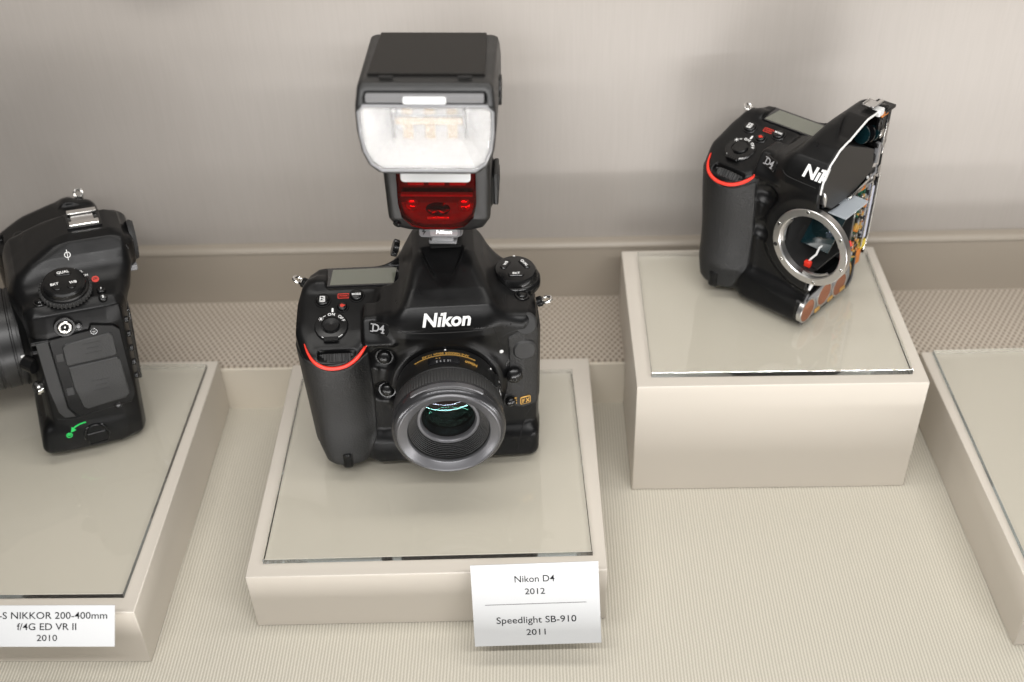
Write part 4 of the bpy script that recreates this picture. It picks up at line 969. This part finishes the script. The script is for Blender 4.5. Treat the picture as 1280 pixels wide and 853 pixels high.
for k, (m, y0, z0, y1, z1) in enumerate((('amber', 48, 88, 56, 92), ('steel', 50, 88, 64, 90), ('gold_print', 52, 30, 62, 27), ('pcb', 47, 26, 58, 29), ('white_plastic', 54, 91, 58, 97), ('grey_plastic', 61, 93, 70, 101), ('red_rubber', 48, 40, 49, 46), ('chrome', 60, 88, 66, 96), ('steel', 44, 29, 50, 27), ('dark', 66, 96, 74, 108))):
    b = MB(); b.tube([(1.2, y0, z0), (3.0, (y0 + y1) / 2 + 1.0, (z0 + z1) / 2), (1.4, y1, z1)], 0.75, n=6); b.obj('ribbon_cable', m, cam2)
# battery: three sawn cells in their tray
tray = [(-8, 2.2), (-10.5, 8), (-8.5, 20), (-4, 24.5), (8, 25.5), (22, 27), (48, 27), (56, 24), (58, 12), (54, 3), (44, 1.6), (2, 1.4)]
b = MB(); b.prism(tray, -4, XC + 1.0, Tx, inset=0.4); tr_ = b.obj('battery_tray', 'plastic_smooth', cam2)
b = MB(); b.prism([(y * 0.93 + 1.6, 2.2 + z * 0.86) for y, z in tray], 0, XC + 1.4, Tx); b.obj('tray_filling', 'grey_plastic', tr_)
for y, z in ((-2.6, 12.2), (19.6, 14.8), (41.6, 11.4)):
    U = frame((XC + 1.4, y, z), (1, 0, 0), (0, 1, 0))
    b = MB(); b.ring(9.2, 9.9, -3, 0.5, U, 40, 0.15); ce = b.obj('battery_cell', 'steel', cam2)
    b = MB(); b.disc(8.7, -3, 0.2, U, 40, 0.1); b.obj('cell_winding', 'copper', ce)
    b = MB(); b.ring(8.7, 9.2, -3, 0.6, U, 40, 0.1); b.obj('cell_can', 'steel', ce)
for y in (12, 30, 47): b = MB(); b.box((XC + 1.3, y, 5.0), (0.9, 3.2, 1.6)); b.obj('brass_contact', 'gold_print', cam2, bevel=0.2)
# ================================================================ 4. the camera seen from its side, with a long lens, left plinth
cam3 = thing('camera', 'black digital camera with a long lens seen from its side, on left plinth', 'camera', (-371, -58, 57.6), (-66, -5, -2), 'black digital cameras')
FA = FB; FB = body_field(0.8, False)
d3 = FB.d
eye = FB.box((0, 70, 131), (22, 8, 12), 5)
d3 = smin(d3, eye, 5)
solid('body', FB, d3, 'plastic', cam3)
T0 = Matrix.Identity(4)
def on_side(y, z, lift=0.0): return frame((snapx(y, z) + lift, y, z), (1, 0, 0), (0, 1, 0))
def snapx(y, z): return FB.side(y, z)[0] if FB.side(y, z) is not None else 64.0
TS = frame((65.0, 0, 0), (1, 0, 0), (0, 1, 0))                    # (y, z) plane of the side wall
def flat(name, pts, z0, z1, m, parent, inset=0.4, **kw): b = MB(); b.prism(pts, z0, z1, TS, inset=inset); return b.obj(name, m, parent, **kw)
M['door_rubber'] = mat('grained_door_rubber', (0.020, 0.020, 0.020), 0.5, bump=(0.9, 0.8, 'noise'), mottle=0.2)
fr = flat('connector_panel', [(10, 100), (13, 42), (20, 33), (55, 36.5), (58.5, 44), (56, 99), (52, 103), (38, 106), (36, 102)], -2.5, 0.9, 'plastic', cam3)
flat('leather_strip', [(1.5, 99), (9.4, 99.5), (12.3, 42), (16.5, 33.5), (9, 34.5), (6, 40), (3, 60)], -3.5, 0.7, 'rubber_fine', cam3)
for pts, tab in (([(17.6, 77.6), (17.2, 93.0), (19.5, 95.4), (48.5, 98), (51, 96), (51.5, 80.5), (49.5, 78.8)], (14.6, 85)), ([(18.4, 76), (19.0, 60), (22.5, 41), (25, 38.6), (51.5, 41.6), (55, 45), (53, 74.5), (51, 77.2)], (16.4, 56))):
    dr = flat('port_cover', pts, 0.4, 1.8, 'door_rubber', fr, inset=0.7)
    b = MB(); b.prism(rrect(5.2, 6.4, 0.8, 3, tab[0], tab[1]), 0.4, 1.5, TS, inset=0.4); b.obj('cover_tab', 'rubber_fine', dr)
    cy = sum(p[0] for p in pts) / len(pts); cz = sum(p[1] for p in pts) / len(pts)
    b = MB(); 
    for w_, dz in ((8, 4), (5, 0), (7, -4)): b.prism(rrect(w_ * 1.6, 1.6, 0.5, 2, cy, cz + dz), 1.7, 2.0, TS)
    b.obj('embossing', 'rubber_fine', dr)
for y, z in ((39.3, 101.3), (30.3, 106.3), (45.5, 36.0)):
    U = frame((65.6 if z < 104 else 64.6, y, z), (1, 0, 0.1), (0, 1, 0))
    b = MB(); b.ring(1.5, 2.6, -1, 0.9, U, 24); sc = b.obj('screw', 'gloss_black', cam3); b = MB(); b.disc(1.5, -1, 0.3, U, 16); b.box((0, 0, 0.4), (1.1, 0.25, 0.15), U); b.obj('screw_head', 'grey_plastic', sc)
# flash socket with its chrome ring
U = frame((63.6, 21.8, 107.6), (1, 0, 0.12), (0, 1, 0))
b = MB(); b.ring(4.9, 7.0, -3, 1.2, U, 40); so = b.obj('sync_socket', 'plastic_smooth', cam3)
b = MB(); b.ring(2.4, 4.6, -2, 2.0, U, 40, 0.5); b.obj('socket_ring', 'chrome', so)
b = MB(); b.disc(2.4, -2, 0.2, U, 24); b.obj('socket_pit', 'dark', so)
b = MB(); b.disc(0.9, -1, 1.6, U, 16); b.obj('socket_pin', 'chrome', so)
# moulded ribs by the lens, small button
for z in (98.5, 91.8): b = MB(); b.box((60.5, 4.5, z), (4.2, 6.5, 1.5)); b.obj('moulded_rib', 'plastic', cam3, bevel=0.8)
p, nn = snap(FB, 50.8, 9.8, 't'); U = frame(p, nn); b = MB(); b.ring(3.0, 4.4, -1, 0.8, U, 24); b.obj('button_collar', 'plastic_smooth', cam3); round_button(cam3, U, 2.8, 1.6, dome=1.0)
# mode dial: knurled base, upper disc, three buttons
U = frame((47, 27.5, 125.3), (0.28, -0.02, 1), (0, 1, 0)) @ Matrix.Scale(0.92, 4)
b = MB(); knurled(b, 18.6, 4.4, U @ Matrix.Translation((0, 0, 1.8)), 40, 1.2, 0.5); dl = b.obj('release_mode_dial', 'rubber_fine', cam3, smooth=30)
b = MB(); b.lathe([(17.2, 3.6), (16.2, 5.2), (15.2, 5.6), (14.8, 9.0), (13.6, 10.2), (10, 10.8), (0, 11)], U, 56); b.obj('dial_top', 'plastic_smooth', dl)
for a, txt in ((205, 'BKT'), (325, 'WB'), (85, 'QUAL')):
    W = U @ Matrix.Rotation(math.radians(a), 4, 'Z') @ Matrix.Translation((7.4, 0, 10.6)) @ Matrix.Rotation(math.radians(90), 4, 'Z')
    b = MB(); b.prism(rrect(11.6, 5.6, 2.6, 4), -0.6, 1.0, W, inset=0.4); bt = b.obj('dial_button', 'plastic_smooth', dl)
    b = MB(); text_on(b, txt, 3.2, U @ Matrix.Translation(7.4 * Vector((math.cos(math.radians(a)), math.sin(math.radians(a)), 0)) + Vector((0, 0, 11.7))), bold=0.08); b.obj('button_mark', 'white_print', bt, smooth=0)
b = MB(); W = U @ Matrix.Translation((0, 0, 3.9))
for a, txt in ((58, 'S'), (40, 'CL'), (22, 'CH')): text_on(b, txt, 2.8, W @ Matrix.Translation((16.6 * math.cos(math.radians(a)), 16.6 * math.sin(math.radians(a)), 1.6)), bold=0.06)
b.obj('mode_marks', 'white_print', dl, smooth=0)
for x, y, m in ((40.5, 47.5, 'red_print'),):
    p, nn = snap(FB, x, y, 't'); U = frame(Vector(p) + Vector(nn) * 0.15, nn, (0, 1, 0)); b = MB(); b.disc(2.4, -0.3, 0.1, U, 20, 0.02); mk = b.obj('format_sign', m, cam3, smooth=0)
    b = MB(); b.box((0, 0, 0.12), (1.5, 0.25, 0.05), U); b.box((0, 0.9, 0.12), (1.5, 0.2, 0.05), U); b.obj('sign_bars', 'dark', mk, smooth=0)
for x, y in ((51.0, 49.5), (57.0, 49.5)): p, nn = snap(FB, x, y, 't'); bt = round_button(cam3, frame(p, nn), 3.0, 2.2); b = MB(); text_on(b, 'S' if x > 55 else '?', 2.6, frame(Vector(p) + Vector(nn) * 2.75, nn, (0, 1, 0)), bold=0.08); b.obj('button_mark', 'white_print', bt, smooth=0)
# film-plane sign on the prism flank
p, nn = snap(FB, 27.6, 33.3, 't'); U = frame(Vector(p) + Vector(nn) * 0.15, nn, (0, 1, 0))
b = MB(); b.ring(1.6, 2.1, -0.1, 0.1, U, 28, 0.02); b.box((0, 0, 0), (0.22, 3.6, 0.1), U); b.obj('film_plane_sign', 'white_print', cam3, smooth=0)
# accessory shoe
b = MB(); b.box((0, 48.5, 150.6), (11, 11.5, 1.4)); sh = b.obj('accessory_shoe', 'plastic_smooth', cam3, bevel=0.4)
for sx in (-1, 1):
    b = MB(); b.box((sx * 9.6, 48.5, 152.6), (1.2, 9.6, 0.9)); b.box((sx * 8.4, 48.5, 153.8), (2.6, 9.8, 0.5)); b.obj('shoe_rail', 'chrome', sh, bevel=0.25)
b = MB(); b.box((0, 48, 152.2), (6.5, 7.5, 0.4)); b.obj('shoe_contacts', 'steel', sh, bevel=0.2)
# eyepiece ring, rear strip of buttons, viewfinder corner
b = MB(); b.lathe([(8, 0), (14, 0), (14.5, 2), (13.5, 4.2), (9, 4.4), (8, 3)], frame((3, 76.5, 131), (0, 1, 0), (1, 0, 0)), 40, closed=True); b.obj('eyepiece_ring', 'rubber_fine', cam3)
b = MB(); knurled(b, 5.6, 3.0, frame((23, 68, 137), (1, 0, 0.1), (0, 1, 0)), 22, 0.5, 0.4, 1.5); b.obj('dioptre_knob', 'plastic_smooth', cam3)
b = MB(); b.box((20, 74.5, 119.8), (4, 3.0, 2.2)); b.obj('finder_corner', 'grey_plastic', cam3, bevel=0.8)
for z in (100, 88, 76, 64, 52): round_button(cam3, frame((57, 62.6, z), (0.25, 1, 0), (1, 0, 0)), 2.4, 0.9, name='rear_button')
b = MB(); b.box((8, 64.2, 68), (34, 2.2, 30)); b.obj('rear_monitor', 'gloss_black', cam3, bevel=1.0)
# lower part: seam, battery knob, green sign
P = [(-4, 32), (4, 32.0), (12, 31.4), (18, 31.2), (34, 33.2), (50, 35.2), (58, 39)]
b = MB(); b.tube(catmull([(snapx(y, z) + 0.1, y, z) for y, z in P[1:]], 4), 0.45, n=6); b.obj('panel_seam', 'dark', cam3)
U = frame((snapx(27.5, 14), 27.5, 14.2), (1, 0, 0), (0, 1, 0.06))
b = MB(); b.prism([(-8.6, 3), (-6, 7.5), (6, 7.5), (8.6, 3), (8.8, -2), (6.5, -7.2), (-6.5, -7.2), (-8.8, -2)], -3, 0.7, U, inset=0.5); kb = b.obj('battery_latch', 'plastic_smooth', cam3)
b = MB(); b.lathe([(0, 1.4), (5.6, 1.4), (6.4, 0.8), (6.4, -1), (0, -1)], U @ Matrix.Translation((0, 2.6, 0)), 40); b.prism([(-6.4, 2.6), (6.4, 2.6), (8.0, -2.4), (5.8, -6.4), (-5.8, -6.4), (-8.0, -2.4)], 0.5, 2.2, U, inset=0.6); b.obj('latch_flap', 'plastic', kb)
b = MB(); b.prism(rrect(13, 1.3, 0.5, 2, 0, -8.2), -1, 0.9, U); b.obj('latch_slot', 'dark', kb)
pts = [(10.6, 19.6), (12.4, 22.3), (15, 24.2), (18.5, 25.4), (22, 25.9)]
b = MB(); b.tube(catmull([(snapx(y, z) + 0.1, y, z) for y, z in pts[1:]], 4), 0.55, n=6); y, z = 12.6, 20.8
b.prism([(-2.6, 0), (1.6, 2.6), (1.2, -1.6)], -0.1, 0.25, frame((snapx(y, z) + 0.1, y, z + 0.9), (1, 0, 0), (0.0, 1, 0.9))); b.obj('green_arrow', 'green_print', cam3, smooth=0)
b = MB(); U = frame((snapx(9.2, 17.6) + 0.1, 9.4, 17.8), (1, 0, 0), (0, 1, 0)); b.ring(1.5, 2.2, -0.1, 0.2, U, 24, 0.03); b.box((0, 0, 0.1), (1.2, 0.35, 0.1), U); b.box((0, 0.9, 0.1), (0.9, 0.3, 0.1), U); b.obj('green_sign', 'green_print', cam3, smooth=0)
strap_lug(cam3, (-94.5, 51.5, 119.5), (-0.6, 0.1, 0.8), (0, 1, 0))
# the long lens: rear barrel in view, the rest runs out of the picture and stands on its own foot
A = frame((0, 0, 67), (0, -1, 0), (1, 0, 0))
b = MB(); b.lathe([(20, 4), (34.5, 4), (35.6, 8), (35.6, 12.5), (35.0, 13), (35.0, 14), (35.8, 14.5), (36.0, 24), (35.4, 24.5), (35.4, 25.5), (36.2, 26), (37, 60), (40, 66), (42, 110), (47, 118), (47, 190), (52, 200), (60, 270), (60, 330), (56, 330), (54, 300), (0, 300)], A, 80); ln = b.obj('lens', 'lens_black', cam3)
b = MB(); knurled(b, 42.4, 40, A @ Matrix.Translation((0, 0, 92)), 120, 0.6, 0.6); b.obj('zoom_ring', 'rubber_fine', ln, smooth=40)
b = MB(); b.lathe([(35.2, 2), (36.4, 2), (36.4, 5.5), (35.2, 5.5)], A, 72, closed=True); b.obj('mount_collar', 'grey_plastic', ln)
b = MB(); a = math.radians(-62); 
for z in (9.5, 21.5): b.lathe([(35.5, z), (36.15, z), (36.15, z + 0.5), (35.5, z + 0.5)], A, 72, closed=True)
b.obj('barrel_lines', 'rubber_fine', ln)
b = MB(); a = math.radians(8); U = A @ frame((36.0 * math.cos(a), 36.0 * math.sin(a), 8), (math.cos(a), math.sin(a), 0)); b.prism(rrect(2.0, 5.0, 0.8, 3), -0.5, 0.5, U); b.obj('index_dot', 'white_print', ln)
b = MB(); b.lathe([(40, 139), (50.5, 139), (50.5, 161), (40, 161)], A, 64, closed=True); b.obj('tripod_collar', 'lens_black', ln, bevel=0.8)
Mi = cam3.matrix_world.inverted()
top = Vector((0, -150, 22)); foot_w = cam3.matrix_world @ (top * S); foot_w.z = (H1 + 4.9) * S; ft = Mi @ foot_w / S
b = MB(); b.box((0, -150, (22 + ft.z) / 2 - 0), (11, 7, (22 - ft.z) / 2 + 3)); b.obj('collar_stem', 'lens_black', ln, bevel=2)
b = MB(); b.box(((cam3.matrix_world @ (Vector((0, -150, 0)) * S) / S).x, (cam3.matrix_world @ (Vector((0, -150, 0)) * S) / S).y, H1 + 8), (45, 14, 3.2), Mi @ Matrix.Scale(1, 4) if False else Matrix.Identity(4))
o = b.obj('collar_foot', 'lens_black', ln, bevel=1.5); o.matrix_parent_inverse = (cam3.matrix_world).inverted()
# lens release and focus lever beside the mount
b = MB(); b.tube([(52, -8, 78), (58, -2, 77)], [5.2, 5.6], n=24); b.obj('lens_release', 'plastic_smooth', cam3)
b = MB(); b.lathe([(0, 3.2), (3.6, 3.0), (4.8, 1.6), (5.0, -1), (0, -1)], frame((58, -2.8, 59), (0.6, -1, 0.1)), 24); b.obj('focus_mode_button', 'chrome', cam3)
# ================================================================ 5. name cards and the dark round piece at the top of the wall
def card(label, corners, lines, rule=None, backing=True):
    """corners: bottom-left, bottom-right, top-left in world mm"""
    bl, br, tl = (Vector(c) for c in corners); u = br - bl; v = tl - bl; n = u.cross(v).normalized(); w_, h_ = u.length, v.length
    o = thing('name_card', label, 'label card', tuple(bl), (0, 0, 0), 'printed name cards')
    T = frame((0, 0, 0), n, u); b = MB(); b.box((w_ / 2, h_ / 2, 0), (w_ / 2, h_ / 2, 0.45), T); b.obj('card', 'card', o, bevel=0.1)
    if backing: b = MB(); b.box((w_ / 2, h_ / 2, -1.0), (w_ / 2 - 3, h_ / 2 - 4, 0.5), T); b.obj('backing_board', 'white_plastic', o, bevel=0.2)
    yb = -221.6 if h_ > 40 else -249.8                        # front face of the plinth behind the card
    mid = bl + u * 0.5 + v * 0.5 - bl
    b = MB(); b.box((mid.x, (mid.y + 1.2 + yb - bl.y) / 2, mid.z - 3), (12, abs(yb - bl.y - mid.y - 1.2) / 2, 0.8)); b.obj('bracket', 'white_plastic', o)
    for txt, sz, x, y, wd in lines:
        V, Fc = lettering(txt, sz, depth=0.04, bold=0.02); k = wd / (max(p[0] for p in V) - min(p[0] for p in V))
        b = MB(); b.add(V, Fc, T @ Matrix.Translation((x, y, 0.52)) @ Matrix.Diagonal((k, 1, 1, 1))); b.obj('lettering', 'black_print', o, smooth=0)
    if rule: b = MB(); b.box((rule[0], rule[1], 0.5), (rule[2], 0.22, 0.05), T); b.obj('rule', 'grey_rule', o, smooth=0)
    return o
card('white name card with two entries and a rule, fixed to the middle plinth', ((-44.4, -252.0, 16.8), (36.8, -252.0, 19.6), (-43.8, -226.0, 65.2)),
     (('Nikon D4', 6.3, 40.3, 44.6, 25.4), ('2012', 5.7, 40.3, 36.2, 12.8), ('Speedlight SB-910', 6.3, 40.3, 17.0, 51.0), ('2011', 5.7, 40.3, 8.6, 12.3)), (40.4, 28.0, 32.3))
card('white three-line name card on the front edge of the left plinth', ((-361.5, -270.5, 47.0), (-266.0, -270.5, 45.6), (-359.5, -254.0, 66.4)),
     (('AF-S NIKKOR 200-400mm', 6.0, 53.4, 19.0, 75.5), ('f/4G ED VR II', 6.0, 53.4, 12.1, 37.0), ('2010', 5.5, 53.4, 5.2, 12.7)))
b = MB(); b.lathe([(0, 0), (70, 0), (70, 10), (67, 12.5), (58, 12.5), (56, 9), (0, 9)], frame((-264, 99.4, 390), (0, -1, 0), (1, 0, 0)), 96)
tag(b.obj('lens_hood', 'lens_black'), 'large round black piece on the back wall at the very top edge', 'lens hood')
